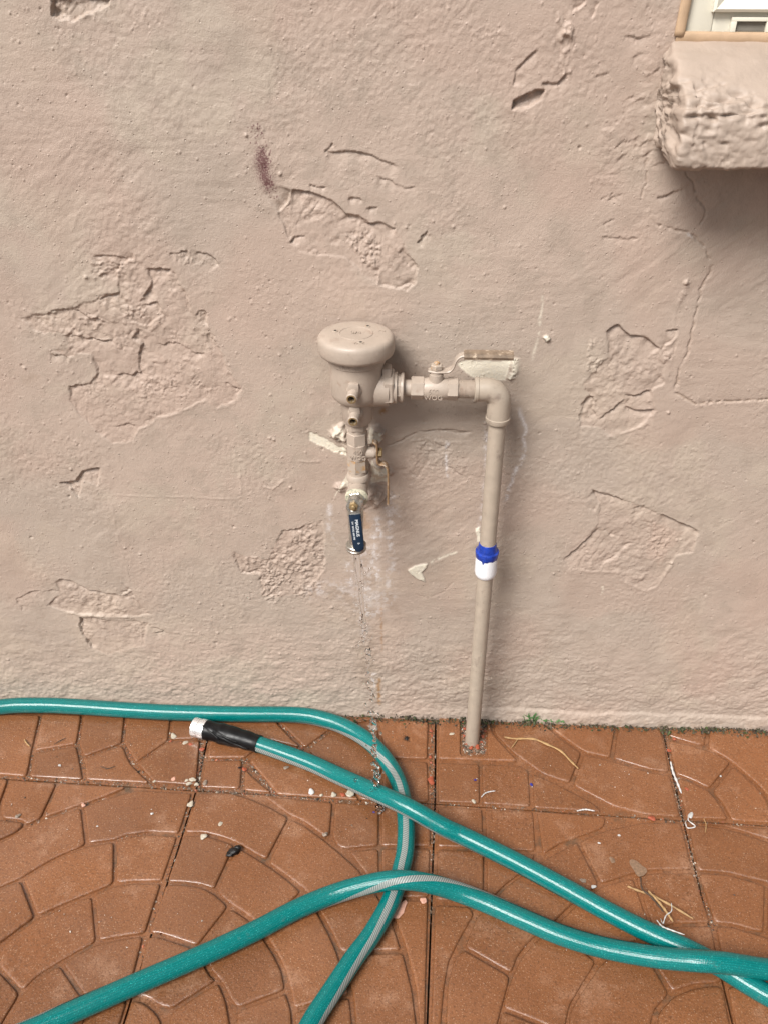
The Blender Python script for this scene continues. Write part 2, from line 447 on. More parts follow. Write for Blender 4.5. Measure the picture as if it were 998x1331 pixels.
# ------------------------------------------------------------------ THE WALL: one relief mesh
zt = V(499, 0)[2]
def hw(z):                                  # half width of the finely modelled zone
    return 0.52 + (0.80 - 0.52) * np.clip((zt - z) / zt, -0.3, 1.05)
NC, NR = 980, 850
ud = np.linspace(-1, 1, NC)
ue = 1 + np.cumsum(np.geomspace(0.01, 0.9, 14))
U = np.concatenate([-ue[::-1], ud, ue])
zd = np.linspace(-0.04, zt + 0.03, NR)
ze = zt + 0.03 + np.cumsum(np.geomspace(0.006, 0.35, 14))
Zr = np.concatenate([zd, ze])
XC = -0.03
X = XC + U[None, :] * hw(Zr)[:, None]
Z = np.repeat(Zr[:, None], len(U), axis=1)
H = np.zeros(X.shape)                       # relief, + towards the viewer
A_ = np.zeros(X.shape + (4,), np.float32); B_ = np.zeros(X.shape + (4,), np.float32)
def window_ix(x0, x1, z0, z1, pad):
    r0 = max(0, np.searchsorted(Zr, z0 - pad) - 1); r1 = min(len(Zr), np.searchsorted(Zr, z1 + pad) + 1)
    hmin, hmax = hw(Zr[r0:r1]).min(), hw(Zr[r0:r1]).max()
    a = min((x0 - pad - XC) / hmin, (x0 - pad - XC) / hmax); b = max((x1 + pad - XC) / hmin, (x1 + pad - XC) / hmax)
    c0 = max(0, np.searchsorted(U, a) - 1); c1 = min(len(U), np.searchsorted(U, b) + 1)
    return slice(r0, r1), slice(c0, c1)
def W(pts):
    return np.array([V(p[0], p[1])[[0, 2]] for p in pts])
def region(P, pad):
    ix = window_ix(P[:, 0].min(), P[:, 0].max(), P[:, 1].min(), P[:, 1].max(), pad)
    return ix, X[ix], Z[ix]
def warp(x, z, amp, scale, seed):
    return x + amp * 2 * fbm(x, z, scale, 3, seed), z + amp * 2 * fbm(x, z, scale, 3, seed + 91)
_sd = [100]
def seed():
    _sd[0] += 7; return _sd[0]
def patch(pts, depth=0.0020, rough=0.0010, rs=0.007, jag=0.003, soft=0.0012, pink=0.3, fade=0.0):
    P = W(pts); ix, x, z = region(P, 0.012)
    wx, wz = warp(x, z, jag, 0.016, seed())
    d, _, _ = seg_dist(wx, wz, P, True); ins = inside(wx, wz, P)
    m = np.where(ins, sstep(d, 0, soft), 0.0)
    dd = depth * (1 - fade * sstep(P[:, 1].max() - z, 0, P[:, 1].max() - P[:, 1].min()))
    sd_ = seed()
    ch = fbm(x, z, rs, 3, sd_, 0.6); ch2 = np.abs(fbm(x, z, rs * 3, 2, sd_ + 3)) 
    pl = 1.25 * fbm(wx, wz, 0.034, 3, sd_ + 5, 0.55) * 4; fl = np.floor(pl); pl = (fl + sstep(pl - fl, 0.80, 1.0)) / 4     # flaked plates with crisp steps
    crumb = sstep(fbm(x, z, 0.03, 2, sd_ + 9), -0.12, 0.25)
    H[ix] += m * (-dd * (0.95 - 1.3 * pl) + rough * (0.35 + 0.9 * crumb) * (ch * 1.4 - ch2 * 0.8 + 0.2))
    B_[ix][..., 2] = np.maximum(B_[ix][..., 2], m * pink)
def edge(pts, depth=0.0022, width=0.010, side=1, jag=0.0025, taper=0.12):
    """one-sided scarp: the ground drops just beside the line and climbs back over width"""
    P = W(pts); ix, x, z = region(P, width * 3 + 0.006)
    wx, wz = warp(x, z, jag, 0.012, seed())
    d, s, t = seg_dist(wx, wz, P)
    on = (s * side) < 0
    tp = sstep(t, 0, taper) * (1 - sstep(t, 1 - taper, 1)) if taper else 1.0
    H[ix] -= 1.35 * depth * tp * np.where(on, np.exp(-d / width) * sstep(d, 0, 0.0010), 0.0) * (0.85 + 0.9 * vnoise(t * 6, t * 0, seed()) + 0.5 * fbm(x, z, 0.012, 2, seed()))
    H[ix] += 0.15 * depth * tp * np.where(~on, np.exp(-d / 0.004), 0.0)
def crack(pts, depth=0.0018, width=0.0011, jag=0.002, taper=0.05, col=0.25):
    P = W(pts); ix, x, z = region(P, 0.01)
    wx, wz = warp(x, z, jag, 0.010, seed())
    d, s, t = seg_dist(wx, wz, P)
    tp = sstep(t, 0, taper) * (1 - sstep(t, 1 - taper, 1)); br = sstep(vnoise(t * 30, t * 3, seed()), -0.42, -0.1)
    g = np.exp(-(d / width) ** 2) * tp * br
    H[ix] -= depth * g
    B_[ix][..., 1] = np.maximum(B_[ix][..., 1], g * col)  # colour also goes darker along the crack line
def ridge(pts, h=0.0016, width=0.0022, jag=0.002, taper=0.15):
    P = W(pts); ix, x, z = region(P, 0.012)
    wx, wz = warp(x, z, jag, 0.010, seed())
    d, s, t = seg_dist(wx, wz, P); tp = sstep(t, 0, taper) * (1 - sstep(t, 1 - taper, 1))
    H[ix] += 0.7 * h * np.exp(-(d / width) ** 2) * tp * (0.7 + vnoise(t * 18, t * 0, seed()))
def rough_zone(pts, amp=0.0009, scale=0.007, soft=0.03, ax=1.0, az=1.0):
    P = W(pts); ix, x, z = region(P, soft)
    d, _, _ = seg_dist(x, z, P, True); m = np.where(inside(x, z, P), sstep(d, 0, soft), 0)
    wx, wz = warp(x, z, 0.002, 0.008, seed()); s0 = seed()
    c_ = fbm(wx, wz, scale * 0.62, 3, s0, 0.7, ax, az); c_ = np.where(c_ > 0, c_, c_ * 0.6)
    H[ix] += m * amp * 1.25 * c_ * (0.35 + sstep(fbm(x, z, scale * 4, 2, s0 + 5), -0.15, 0.25))
def cream(pts, ch=0, jag=0.0015, depth=0.0006, val=1.0, soft=0.0012, arr=None):
    P = W(pts); ix, x, z = region(P, 0.006)
    wx, wz = warp(x, z, jag, 0.008, seed())
    d, _, _ = seg_dist(wx, wz, P, True); m = np.where(inside(wx, wz, P), sstep(d, 0, soft), 0)
    H[ix] -= m * depth
    (A_ if arr is None else arr)[ix][..., ch] = np.maximum((A_ if arr is None else arr)[ix][..., ch], m * val)
    return ix, x, z, m
def stroke(pts, width, ch, arr, val=1.0, nz=0.010, taper=0.2, thr=(-0.25, 0.15), jag=0.003, hgt=0.0):
    P = W(pts); ix, x, z = region(P, width * 2.2)
    wx, wz = warp(x, z, jag, 0.015, seed())
    d, s, t = seg_dist(wx, wz, P); tp = sstep(t, 0, taper) * (1 - sstep(t, 1 - taper, 1)) if taper else 1
    m = np.exp(-(d / width) ** 2) * tp * val * sstep(fbm(x, z, nz, 3, seed(), 0.6), *thr)
    arr[ix][..., ch] = np.maximum(arr[ix][..., ch], m); H[ix] += m * hgt
def lump(px, py, rpx, h, rough=0.3, sq=1.0):
    c = V(px, py)[[0, 2]]; r = rpx * 0.00107
    ix = window_ix(c[0], c[0], c[1], c[1], r * 1.6); x, z = X[ix], Z[ix]
    wx, wz = warp(x, z, r * 0.35, r * 0.9, seed())
    q = np.hypot((wx - c[0]), (wz - c[1]) * sq) / r
    H[ix] += h * (1 - sstep(q, 0.25, 1.05)) * (1 + rough * 2 * fbm(x, z, r * 0.5, 3, seed()))

# broad undulation, trowel work, coarse grain
H += 0.0050 * fbm(X, Z, 0.34, 3, 1) + 0.0016 * fbm(X, Z, 0.07, 3, 2)
ca, sa = math.cos(0.7), math.sin(0.7)
RX, RZ = X * ca + Z * sa, -X * sa + Z * ca
tw = sstep(fbm(X, Z, 0.22, 2, 31), -0.05, 0.30)
H += tw * 0.0006 * fbm(RX, RZ, 0.010, 3, 5, 0.6, 0.22, 1.0)
tw2 = sstep(fbm(X, Z, 0.25, 2, 37), -0.02, 0.30)
H += tw2 * 0.0004 * fbm(X, Z, 0.010, 3, 6, 0.6, 0.25, 1.0)
gr = sstep(fbm(X, Z, 0.13, 3, 41), -0.1, 0.4)
H += (0.00014 + 0.00055 * gr) * fbm(X, Z, 0.0050, 2, 8, 0.7)
low = sstep(0.30 - Z + 0.10 * fbm(X, Z, 0.2, 2, 9), 0.0, 0.28)
H += low * (0.0017 * fbm(X, Z, 0.013, 4, 10, 0.65, 0.6, 1.0) + 0.0010 * fbm(X, Z, 0.005, 2, 11))
H += low * 0.0012 * np.abs(fbm(X, Z, 0.05, 3, 12, 0.55, 0.35, 1.0))
# bottom ledge: coat swells a little above the paving
led = 0.028 + 0.010 * fbm(X, Z * 0, 0.10, 3, 14)
H += 0.0032 * (1 - sstep(Z, led - 0.004, led + 0.004)) * sstep(X, 0.0, 0.25)
H += 0.0035 * (1 - sstep(Z, 0.0, 0.03))
B_[..., 2] = np.clip(0.5 * sstep(fbm(X, Z, 0.16, 3, 15), 0.02, 0.35), 0, 1)

# --- traced damage, left
def c5(*p): return [(x / 2.935, 280 + y / 2.935) for x, y in p]
patch(c5((75,400),(120,378),(200,370),(285,350),(330,322),(400,305),(450,285),(455,235),(440,190),(520,172),(560,200),(655,205),(672,245),(712,305),(740,380),(780,362),(800,440),(860,545),(885,600),(930,660),(910,700),(830,740),(790,700),(700,740),(600,780),(530,810),(500,865),(430,870),(370,830),(300,760),(262,700),(265,650),(345,640),(375,600),(350,530),(265,545),(190,525),(255,500),(240,455),(140,440)), 0.0009, 0.0011, 0.008, 0.003, 0.002, 0.45)
patch(c5((90,395),(285,352),(380,380),(470,410),(500,460),(440,478),(370,475),(240,455),(130,425)), 0.0010, 0.0018, 0.007, 0.003, 0.002, 0.5)
rough_zone(c5((430,330),(560,320),(620,370),(560,420),(440,400)), 0.0018, 0.006, 0.01)
rough_zone(c5((560,460),(700,400),(800,440),(850,540),(740,510)), 0.0016, 0.005, 0.01)
rough_zone(c5((500,620),(680,560),(900,650),(780,720),(560,790)), 0.0012, 0.005, 0.02)
rough_zone(c5((280,560),(430,640),(480,760),(380,820),(270,700)), 0.0008, 0.004, 0.02)
E = lambda pts, dep=0.0024, w=0.008, s=1, **k: edge(pts, dep, w, s, **k)
E(c5((555,203),(600,200),(655,206)), 0.003, 0.010)
E(c5((655,206),(712,300),(742,385)), 0.0012, 0.010)
E(c5((520,172),(460,185),(442,215),(455,245)), 0.003, 0.006, 1)
E(c5((555,203),(578,245),(568,295),(530,330)), 0.003, 0.008, -1)
E(c5((455,298),(400,310),(385,325)), 0.003, 0.006, -1)
E(c5((530,340),(605,325),(618,375),(570,418),(470,410)), 0.0020, 0.006, 1)
E(c5((742,385),(755,362),(785,362),(795,420)), 0.0022, 0.007)
E(c5((120,378),(200,370),(285,350),(330,385),(385,400),(430,410)), 0.0022, 0.010)
E(c5((190,525),(240,530),(268,550)), 0.0024, 0.006)
E(c5((240,455),(310,465),(370,475),(445,478)), 0.0026, 0.006)
E(c5((525,430),(500,470)), 0.0028, 0.006, -1)
E(c5((500,462),(540,485),(525,545),(532,590),(505,615),(430,600)), 0.0026, 0.010, -1)
E(c5((590,490),(680,485),(735,520),(795,528)), 0.0018, 0.006)
E(c5((800,440),(860,545),(885,600)), 0.0018, 0.010)
E(c5((870,640),(930,665)), 0.0022, 0.006)
E(c5((262,700),(264,650),(345,640),(375,600),(352,535)), 0.0018, 0.008, 1)
E(c5((270,710),(345,800)), 0.0012, 0.006, -1)
E(c5((415,803),(515,797)), 0.0016, 0.004)
ridge(c5((935,665),(900,715),(830,740),(790,702),(700,740),(600,780),(530,812),(500,865),(430,872)), 0.0010, 0.0022)
E(c5((350,160),(440,150),(500,165)), 0.0020, 0.006)
E(c5((640,150),(715,132)), 0.0026, 0.006); E(c5((740,140),(800,148),(840,188)), 0.0026, 0.006)
rough_zone(c5((640,120),(860,130),(850,200),(650,200)), 0.0018, 0.006, 0.008)
rough_zone(c5((330,150),(540,160),(540,240),(330,260)), 0.0016, 0.008, 0.01, 0.5, 1.2)
cream(c5((45,600),(110,570),(180,600),(170,660),(80,665)), 1, 0.004, 0, 0.35, 0.02, B_)
cream(c5((700,780),(760,770),(770,820),(715,825)), 1, 0.004, 0, 0.2, 0.015, B_)
# --- middle chip
def c6(*p): return [(300 + x / 3.327, 160 + y / 3.327) for x, y in p]
patch(c6((262,286),(330,297),(375,310),(435,330),(495,390),(565,405),(610,440),(650,428),(720,470),(760,560),(808,615),(800,690),(760,730),(640,700),(580,660),(500,585),(380,575),(290,550),(250,510),(240,460),(205,390),(245,350)), 0.0016, 0.0010, 0.008, 0.0015, 0.0014, 0.35, 0.6)
rough_zone(c6((470,470),(600,440),(680,520),(640,680),(520,600)), 0.0022, 0.006, 0.012)
E(c6((205,388),(245,350),(262,287)), 0.0034, 0.014, -1, jag=0.001); E(c6((262,287),(330,297),(375,310),(435,330),(495,390),(565,405)), 0.0036, 0.014, jag=0.001, taper=0.04)
E(c6((565,405),(575,432),(612,440),(650,428),(720,468)), 0.0034, 0.010, jag=0.0015)
E(c6((795,520),(850,468)), 0.0036, 0.006, 1); E(c6((735,535),(805,612),(800,680)), 0.0018, 0.010)
E(c6((640,700),(740,712),(800,690)), 0.0026, 0.006, -1); E(c6((640,630),(635,700)), 0.0016, 0.006)
E(c6((250,520),(270,485),(330,495)), 0.0026, 0.006); E(c6((395,130),(450,125),(520,122),(600,135),(680,175),(735,195)), 0.0022, 0.010, jag=0.0012)
E(c6((400,130),(440,90)), 0.0022, 0.004); E(c6((640,235),(720,265),(805,280)), 0.0022, 0.006)
E(c6((500,325),(550,318),(580,345)), 0.0026, 0.005); E(c6((590,360),(640,365)), 0.0024, 0.005); E(c6((330,265),(410,275)), 0.0026, 0.005)
rough_zone(c6((480,170),(640,180),(810,280),(660,320),(500,250)), 0.0014, 0.007, 0.012)
for k in range(4): E(c6((270 + 34 * k, 440 - 6 * k), (345 + 34 * k, 335 + 4 * k)), 0.0008, 0.004)
# --- top left chip and top middle
patch([(66,-4),(142,-4),(138,6),(120,16),(94,30),(70,22)], 0.003, 0.0022, 0.008, 0.003, 0.0015, 0.2)
E([(66,0),(72,22)], 0.003, 0.006, -1); ridge([(140,2),(118,16),(94,30)], 0.0016)
# --- upper right of middle
def c7(*p): return [(600 + x / 2.507, y / 2.507) for x, y in p]
patch(c7((158,360),(165,330),(210,305),(240,290),(272,292),(260,320),(215,350)), 0.0030, 0.0014, 0.006, 0.0015, 0.0015, 0.2)
E(c7((158,360),(165,330),(215,303),(240,290),(272,294)), 0.0042, 0.008, jag=0.001, taper=0.05)
E(c7((260,275),(320,262),(350,240)), 0.0024, 0.008); E(c7((165,290),(172,230),(215,185),(250,155)), 0.0020, 0.010, jag=0.0006)
E(c7((530,105),(575,125),(630,105)), 0.002, 0.006); lump(732, 44, 10, 0.004, 0.4, 1.6); lump(740, 40, 8, 0.003)
E(c7((360,45),(400,0)), 0.0025, 0.006, -1); E(c7((430,60),(450,10)), 0.0018, 0.006, -1)
rough_zone([(715,10),(775,0),(755,60),(735,110),(715,100)], 0.0018, 0.010, 0.012, 1.0, 0.5)
rough_zone([(760,150),(850,90),(880,200),(840,330),(760,260)], 0.0014, 0.010, 0.04, 0.6, 1.0)
rough_zone([(600,30),(670,30),(660,60),(610,65)], 0.0012, 0.006, 0.012)
ridge([(848,70),(838,110),(845,140),(836,160)], 0.0022, 0.008)
for k in range(16):
    x0 = 770 + rng.random() * 80; y0 = 70 + rng.random() * 240; E([(x0, y0), (x0 + 10, y0 - 7), (x0 + 18, y0 - 10)], 0.0012, 0.004)
# --- right patches
def c8(*p): return [(700 + x / 3.168, 380 + y / 3.168) for x, y in p]
patch(c8((275,165),(325,135),(375,180),(440,185),(500,235),(545,205),(575,180),(560,260),(520,300),(515,380),(460,410),(480,488),(420,555),(300,600),(245,560),(165,560),(175,460),(205,425),(180,380),(290,260)), 0.0010, 0.0010, 0.008, 0.002, 0.0018, 0.35)
E(c8((275,165),(325,135),(375,180),(440,185),(500,235)), 0.0036, 0.010, jag=0.001, taper=0.05); E(c8((500,232),(545,210),(572,180)), 0.003, 0.006, -1)
E(c8((530,155),(565,148),(572,180)), 0.0024, 0.006); ridge(c8((295,300),(360,335),(410,320),(465,362)), 0.0016, 0.003)
E(c8((350,428),(410,425),(460,405)), 0.0030, 0.008); E(c8((245,528),(300,490),(350,435)), 0.0028, 0.008, 1)
E(c8((355,470),(400,492),(478,485)), 0.0034, 0.009, jag=0.001); E(c8((205,428),(222,440),(225,495),(240,515)), 0.0022, 0.006)
E(c8((205,428),(180,470),(165,540)), 0.0020, 0.006, -1); ridge(c8((245,572),(290,600),(420,555),(480,490)), 0.0014, 0.003)
ridge(c8((610,5),(560,80),(545,290),(510,390),(460,410)), 0.0010, 0.003); lump(866, 463, 9, 0.0022, 0.2); E(c8((505,260),(525,285),(550,275)), 0.002, 0.004, -1)
rough_zone(c8((190,190),(280,180),(300,260),(210,400),(180,380)), 0.0016, 0.006, 0.008)
patch(c8((215,810),(290,830),(350,858),(440,885),(505,912),(560,935),(620,968),(665,990),(630,1070),(560,1090),(520,1160),(480,1215),(435,1230),(350,1190),(310,1150),(225,1150),(120,1140),(105,1095),(160,1050),(240,960),(245,870)), 0.0011, 0.0010, 0.009, 0.002, 0.0018, 0.3)
rough_zone(c8((430,900),(640,980),(560,1080),(500,1180),(420,1100)), 0.0014, 0.005, 0.012)
cream(c8((430,900),(640,980),(560,1080),(500,1180),(420,1100)), 2, 0.004, 0, 0.8, 0.02, B_)
E(c8((218,815),(290,830),(352,858)), 0.0030, 0.008); E(c8((395,885),(440,882)), 0.002, 0.006); E(c8((500,912),(560,938),(622,966),(665,988)), 0.0034, 0.008, jag=0.001)
E(c8((105,1095),(160,1050),(200,1010),(243,962)), 0.0028, 0.012, 1, jag=0.001); E(c8((245,1140),(320,1080),(385,1035)), 0.0020, 0.008, -1)
E(c8((268,985),(300,1005),(330,1010)), 0.0022, 0.006, -1); E(c8((235,900),(250,870),(225,820)), 0.0020, 0.008, -1)
ridge(c8((120,1142),(225,1150),(310,1150),(350,1190),(430,1232),(480,1215),(520,1160),(560,1090),(630,1068)), 0.0012, 0.003)
for k in range(6): E(c8((130 + 30 * k, 1120), (250 + 26 * k, 960 + 6 * k)), 0.0006, 0.005)
# long crack from sill to the right
crack([(889,222),(903,245),(908,262),(917,275),(915,283),(906,295)], 0.0016, 0.0013)
crack([(845,285),(862,298),(896,302),(905,313),(920,326),(925,345),(921,362),(910,378),(906,400),(900,430),(893,462),(882,480),(878,510)], 0.0022, 0.0012)
crack([(878,510),(890,518),(903,525),(930,523),(965,523),(998,520),(1030,519)], 0.0024, 0.0014, 0.0012, 0.02, 0.5)
E([(878,510),(890,518),(903,525),(930,523),(965,523),(998,520),(1030,519)], 0.0008, 0.006, -1, jag=0.001, taper=0.03)
E([(780,308),(830,310)], 0.0016, 0.006); ridge([(895,362),(890,380),(880,395)], 0.0020, 0.0035); lump(893, 368, 5, 0.003)
E([(853,258),(870,252),(888,246)], 0.002, 0.006, 1); crack([(841,200),(839,240),(832,262)], 0.0014, 0.001)
ridge([(896,300),(898,312)], 0.001, 0.003); stroke([(895,300),(898,313)], 0.0025, 1, A_, 0.8)
# --- lower left
def c4(*p): return [(x / 2.495, 560 + y / 2.495) for x, y in p]
patch(c4((190,170),(250,160),(270,128),(325,120),(320,180),(270,165),(255,218)), 0.0018, 0.0012, 0.006, 0.0015, 0.0015, 0.2)
E(c4((192,170),(245,165),(268,130),(328,120)), 0.0036, 0.008, jag=0.001); E(c4((205,172),(235,200),(258,218)), 0.0026, 0.006, -1)
patch(c4((180,490),(215,485),(290,515),(395,538),(425,520),(460,570),(490,598),(380,608),(290,600),(200,590),(150,570),(195,530)), 0.0016, 0.0014, 0.009, 0.002, 0.0018, 0.35)
E(c4((180,490),(210,482),(285,515),(390,535)), 0.0032, 0.008); E(c4((395,538),(428,515)), 0.0035, 0.005, -1); ridge(c4((195,588),(290,602),(360,605),(490,598)), 0.0028, 0.003)
E(c4((55,545),(90,525),(195,520)), 0.0016, 0.008); E(c4((55,545),(70,590)), 0.0014, 0.006, -1)
patch(c4((255,605),(480,620),(470,700),(350,730),(295,705),(268,660)), 0.0012, 0.0012, 0.007, 0.003, 0.002, 0.3, 0.5)
E(c4((258,605),(262,655),(298,708)), 0.0034, 0.008, -1); E(c4((430,612),(540,650)), 0.0016, 0.006)
E(c4((500,655),(535,650)), 0.003, 0.005); E(c4((500,720),(520,722)), 0.0026, 0.004)
ridge(c4((345,222),(360,208),(480,212),(640,215),(770,222),(785,212),(778,100)), 0.0008, 0.0016, 0.0006, 0.05)
ridge(c4((365,230),(380,330),(415,460),(425,510)), 0.0006, 0.0018, 0.001, 0.1)
ridge(c4((840,160),(850,180),(885,188),(925,158)), 0.0016, 0.0016, 0.0004)
patch([(300,715),(318,722),(350,726),(358,705),(372,690),(420,676),(424,740),(405,760),(390,775),(342,776),(338,748),(312,745)], 0.0010, 0.0018, 0.006, 0.002, 0.002, 0.4)
E([(302,716),(312,744),(340,746)], 0.0022, 0.006, -1); E([(358,705),(370,690),(400,683)], 0.0022, 0.006); E([(340,750),(345,765),(360,775)], 0.0026, 0.006)
rough_zone([(330,700),(420,670),(430,760),(400,790),(335,785)], 0.0018, 0.006, 0.012)
# --- around the pipework
crack([(500,580),(520,573),(545,560),(570,558),(600,562),(616,560)], 0.0020, 0.0012, 0.001)
E([(545,560),(580,556),(612,560)], 0.0022, 0.010, jag=0.001); E([(530,612),(545,622),(555,600),(560,585)], 0.0016, 0.006, -1)
E([(575,600),(590,610),(604,616)], 0.0018, 0.005); E([(560,570),(580,582)], 0.0016, 0.006)
rough_zone([(525,560),(620,560),(625,640),(530,640)], 0.0014, 0.008, 0.02)
ridge([(385,598),(405,601),(420,598)], 0.0014, 0.002)
crack([(538,772),(555,778),(575,770),(590,755)], 0.0007, 0.0012, 0.0006)
# plaster lumps at the wall penetration
lump(466, 575, 26, 0.010, 0.5); lump(490, 563, 13, 0.012, 0.3); lump(440, 560, 13, 0.010, 0.3); lump(492, 612, 18, 0.010, 0.4)
lump(470, 645, 30, 0.012, 0.3, 0.9); lump(490, 640, 14, 0.012, 0.4); lump(443, 632, 10, 0.006, 0.3)
# bare plaster where paint is missing
cream([(592,471),(604,467),(664,468),(657,494),(617,493),(601,481)], 0, 0.0008, 0.0006)
stroke([(668,464),(667,480),(662,492)], 0.005, 0, A_, 1.0, 0.006, 0.05, (-0.4, -0.1), 0.002, 0.003)
cream([(401,561),(412,563),(432,575),(441,579),(452,582),(450,594),(432,586),(420,581),(402,574)], 0, 0.0015, 0.0012)
cream([(434,553),(448,553),(450,566),(440,574),(434,566)], 0, 0.002, 0, 0.55)
cream([(481,553),(499,560),(498,571),(480,572)], 0, 0.002, 0, 0.85)
cream([(481,598),(504,608),(506,626),(495,628),(481,628)], 0, 0.002, 0, 0.8)
cream([(434,646),(452,615),(454,633),(443,635),(437,646)], 0, 0.001, 0, 0.8)
E([(478,628),(498,630),(514,644),(492,656),(478,662)], 0.002, 0.006)
cream([(529,741),(537,735),(556,731),(555,737),(548,744),(554,757),(543,753),(533,746)], 0, 0.0008, -0.0022)
stroke([(557,732),(575,724),(596,717)], 0.0022, 0, A_, 0.85, 0.006, 0.1, (-0.45, -0.1), 0.001)
cream([(704,437),(712,435),(715,441),(709,446)], 0, 0.0006, -0.004)
cream([(617,686),(623,683),(626,704),(620,704)], 0, 0.0008, -0.001)
stroke([(706,368),(704,400),(698,440),(690,475)], 0.0018, 0, A_, 0.55, 0.008, 0.15, (-0.35, 0.1), 0.0012)
stroke([(674,525),(682,560),(680,590),(664,625),(654,655)], 0.0026, 1, A_, 1.0, 0.008, 0.1, (-0.45, -0.1), 0.002)
stroke([(633,545),(634,600),(629,650),(624,690)], 0.004, 1, A_, 0.9, 0.008, 0.1, (-0.35, 0.0), 0.002)
stroke([(581,570),(579,600),(580,622)], 0.002, 1, A_, 0.9, 0.006, 0.1, (-0.35, 0.0), 0.002)
stroke([(783,756),(781,775)], 0.0018, 0, A_, 0.9, 0.006, 0.1, (-0.2, 0.0), 0.001)
# mineral bloom, damp, a broad darker tone, rust and the purple spray
for pts, w, v in (([(492,672),(490,700),(487,730),(489,760)], 0.0055, 1.0), ([(455,728),(453,745),(455,765)], 0.0055, 1.0), ([(470,740),(472,780),(474,830)], 0.007, 0.85),
                  ([(430,650),(425,680),(440,720)], 0.004, 0.75), ([(515,650),(505,690),(508,740),(500,770)], 0.006, 0.75), ([(480,760),(486,790),(470,800)], 0.014, 0.8),
                  ([(395,770),(430,765),(470,775),(520,780)], 0.016, 0.6), ([(478,700),(470,770),(476,800)], 0.020, 0.5), ([(484,872),(486,905)], 0.003, 0.9), ([(510,640),(500,670)], 0.006, 0.7)):
    stroke(pts, w, 1, A_, v, 0.007, 0.1, (-0.15, 0.30), 0.005)
stroke([(420,780),(470,790),(520,785)], 0.035, 1, B_, 0.40, 0.02, 0.1, (-0.3, 0.25))
stroke([(478,735),(475,800),(480,900)], 0.022, 1, B_, 0.40, 0.03, 0.1, (-0.4, 0.1))
stroke([(555,640),(590,700),(600,760)], 0.045, 1, B_, 0.18, 0.05, 0.1, (-0.4, 0.3))  # broad faint darker band right of the spigot
stroke([(493,878),(492,900),(493,918)], 0.0032, 0, B_, 0.9, 0.006, 0.15, (-0.4, 0.0), 0.001)
stroke([(495,780),(497,850)], 0.002, 0, B_, 0.6, 0.006, 0.15, (-0.3, 0.1), 0.001)
stroke([(497,535),(499,532)], 0.004, 0, B_, 0.9, 0.006, 0.0, (-0.5, -0.2), 0.001)
stroke([(470,665),(478,690)], 0.010, 0, B_, 0.45, 0.01, 0.1, (-0.4, 0.1))
stroke([(336,176),(341,205),(347,236),(356,262)], 0.0100, 2, A_, 0.88, 0.02, 0.28, (-0.9, -0.4), 0.002)
stroke([(333,165),(337,180)], 0.007, 2, A_, 0.42, 0.006, 0.1, (-0.5, 0.2), 0.002)
stroke([(342,205),(346,228)], 0.0050, 2, A_, 1.0, 0.02, 0.35, (-0.9, -0.5), 0.001)
for k in range(70):
    t = rng.random(); px = 332 + t * 26 + rng.normal() * 5.5; py = 160 + t * 100
    c = V(px, py)[[0, 2]]; r = 0.0009 + 0.0008 * rng.random(); ix = window_ix(c[0], c[0], c[1], c[1], r * 2)
    q = np.hypot(X[ix] - c[0], Z[ix] - c[1]) / r; A_[ix][..., 2] = np.maximum(A_[ix][..., 2], 0.9 * (1 - sstep(q, 0.5, 1.2)))
stroke([(600,943),(700,938),(850,942),(1000,948)], 0.016, 1, B_, 0.7, 0.012, 0.02, (-0.1, 0.3))
stroke([(-40,910),(250,918),(500,930),(600,940)], 0.008, 1, B_, 0.6, 0.012, 0.02, (-0.1, 0.3))
# grit and pits scattered through the coat
for k in range(8000):
    c = np.array([XC + rng.uniform(-1, 1) * 0.80, rng.uniform(0, zt + 0.02)])
    if fbm(np.array([c[0]]), np.array([c[1]]), 0.11, 3, 77)[0] < rng.uniform(-0.35, 0.35): continue
    r = rng.uniform(0.0009, 0.0018) * (1.7 if rng.random() < 0.05 else 1); h = rng.uniform(0.3, 0.9) * r * (1 if rng.random() < 0.72 else -1.1)
    ix = window_ix(c[0], c[0], c[1], c[1], r * 1.6); q = np.hypot(X[ix] - c[0], Z[ix] - c[1]) / r
    H[ix] += h * (1 - sstep(q, 0.2, 1.2))

WIN = V(889, 44)                             # lower left corner of the window frame
wx0, wz0 = WIN[0], WIN[2]
Y = -H
nR, nCc = X.shape
vv = np.stack([X, Y, Z], -1).reshape(-1, 3)
idx = np.arange(nR * nCc).reshape(nR, nCc)
q = np.stack([idx[:-1, :-1], idx[:-1, 1:], idx[1:, 1:], idx[1:, :-1]], -1)
cx = (X[:-1, :-1] + X[1:, 1:]) / 2; cz = (Z[:-1, :-1] + Z[1:, 1:]) / 2
keep = ~((cx > wx0 - 0.004) & (cx < wx0 + 0.80) & (cz > wz0 - 0.006) & (cz < wz0 + 1.0))
q = q[keep]
me = bpy.data.meshes.new('stucco_wall')
me.vertices.add(len(vv)); me.vertices.foreach_set('co', vv.astype(np.float32).ravel())
me.loops.add(q.size); me.loops.foreach_set('vertex_index', q.astype(np.int32).ravel())
me.polygons.add(len(q)); me.polygons.foreach_set('loop_start', np.arange(0, q.size, 4, dtype=np.int32))
me.polygons.foreach_set('use_smooth', np.ones(len(q), bool))
me.update(calc_edges=True); me.validate()
C_ = np.zeros(X.shape + (4,), np.float32)
C_[..., 0] = sstep(fbm(X, Z, 0.32, 3, 701), -0.25, 0.3); C_[..., 1] = sstep(fbm(X, Z, 0.11, 4, 703, 0.6), 0.0, 0.45); C_[..., 2] = sstep(fbm(X, Z, 0.028, 4, 705, 0.65), -0.05, 0.6)
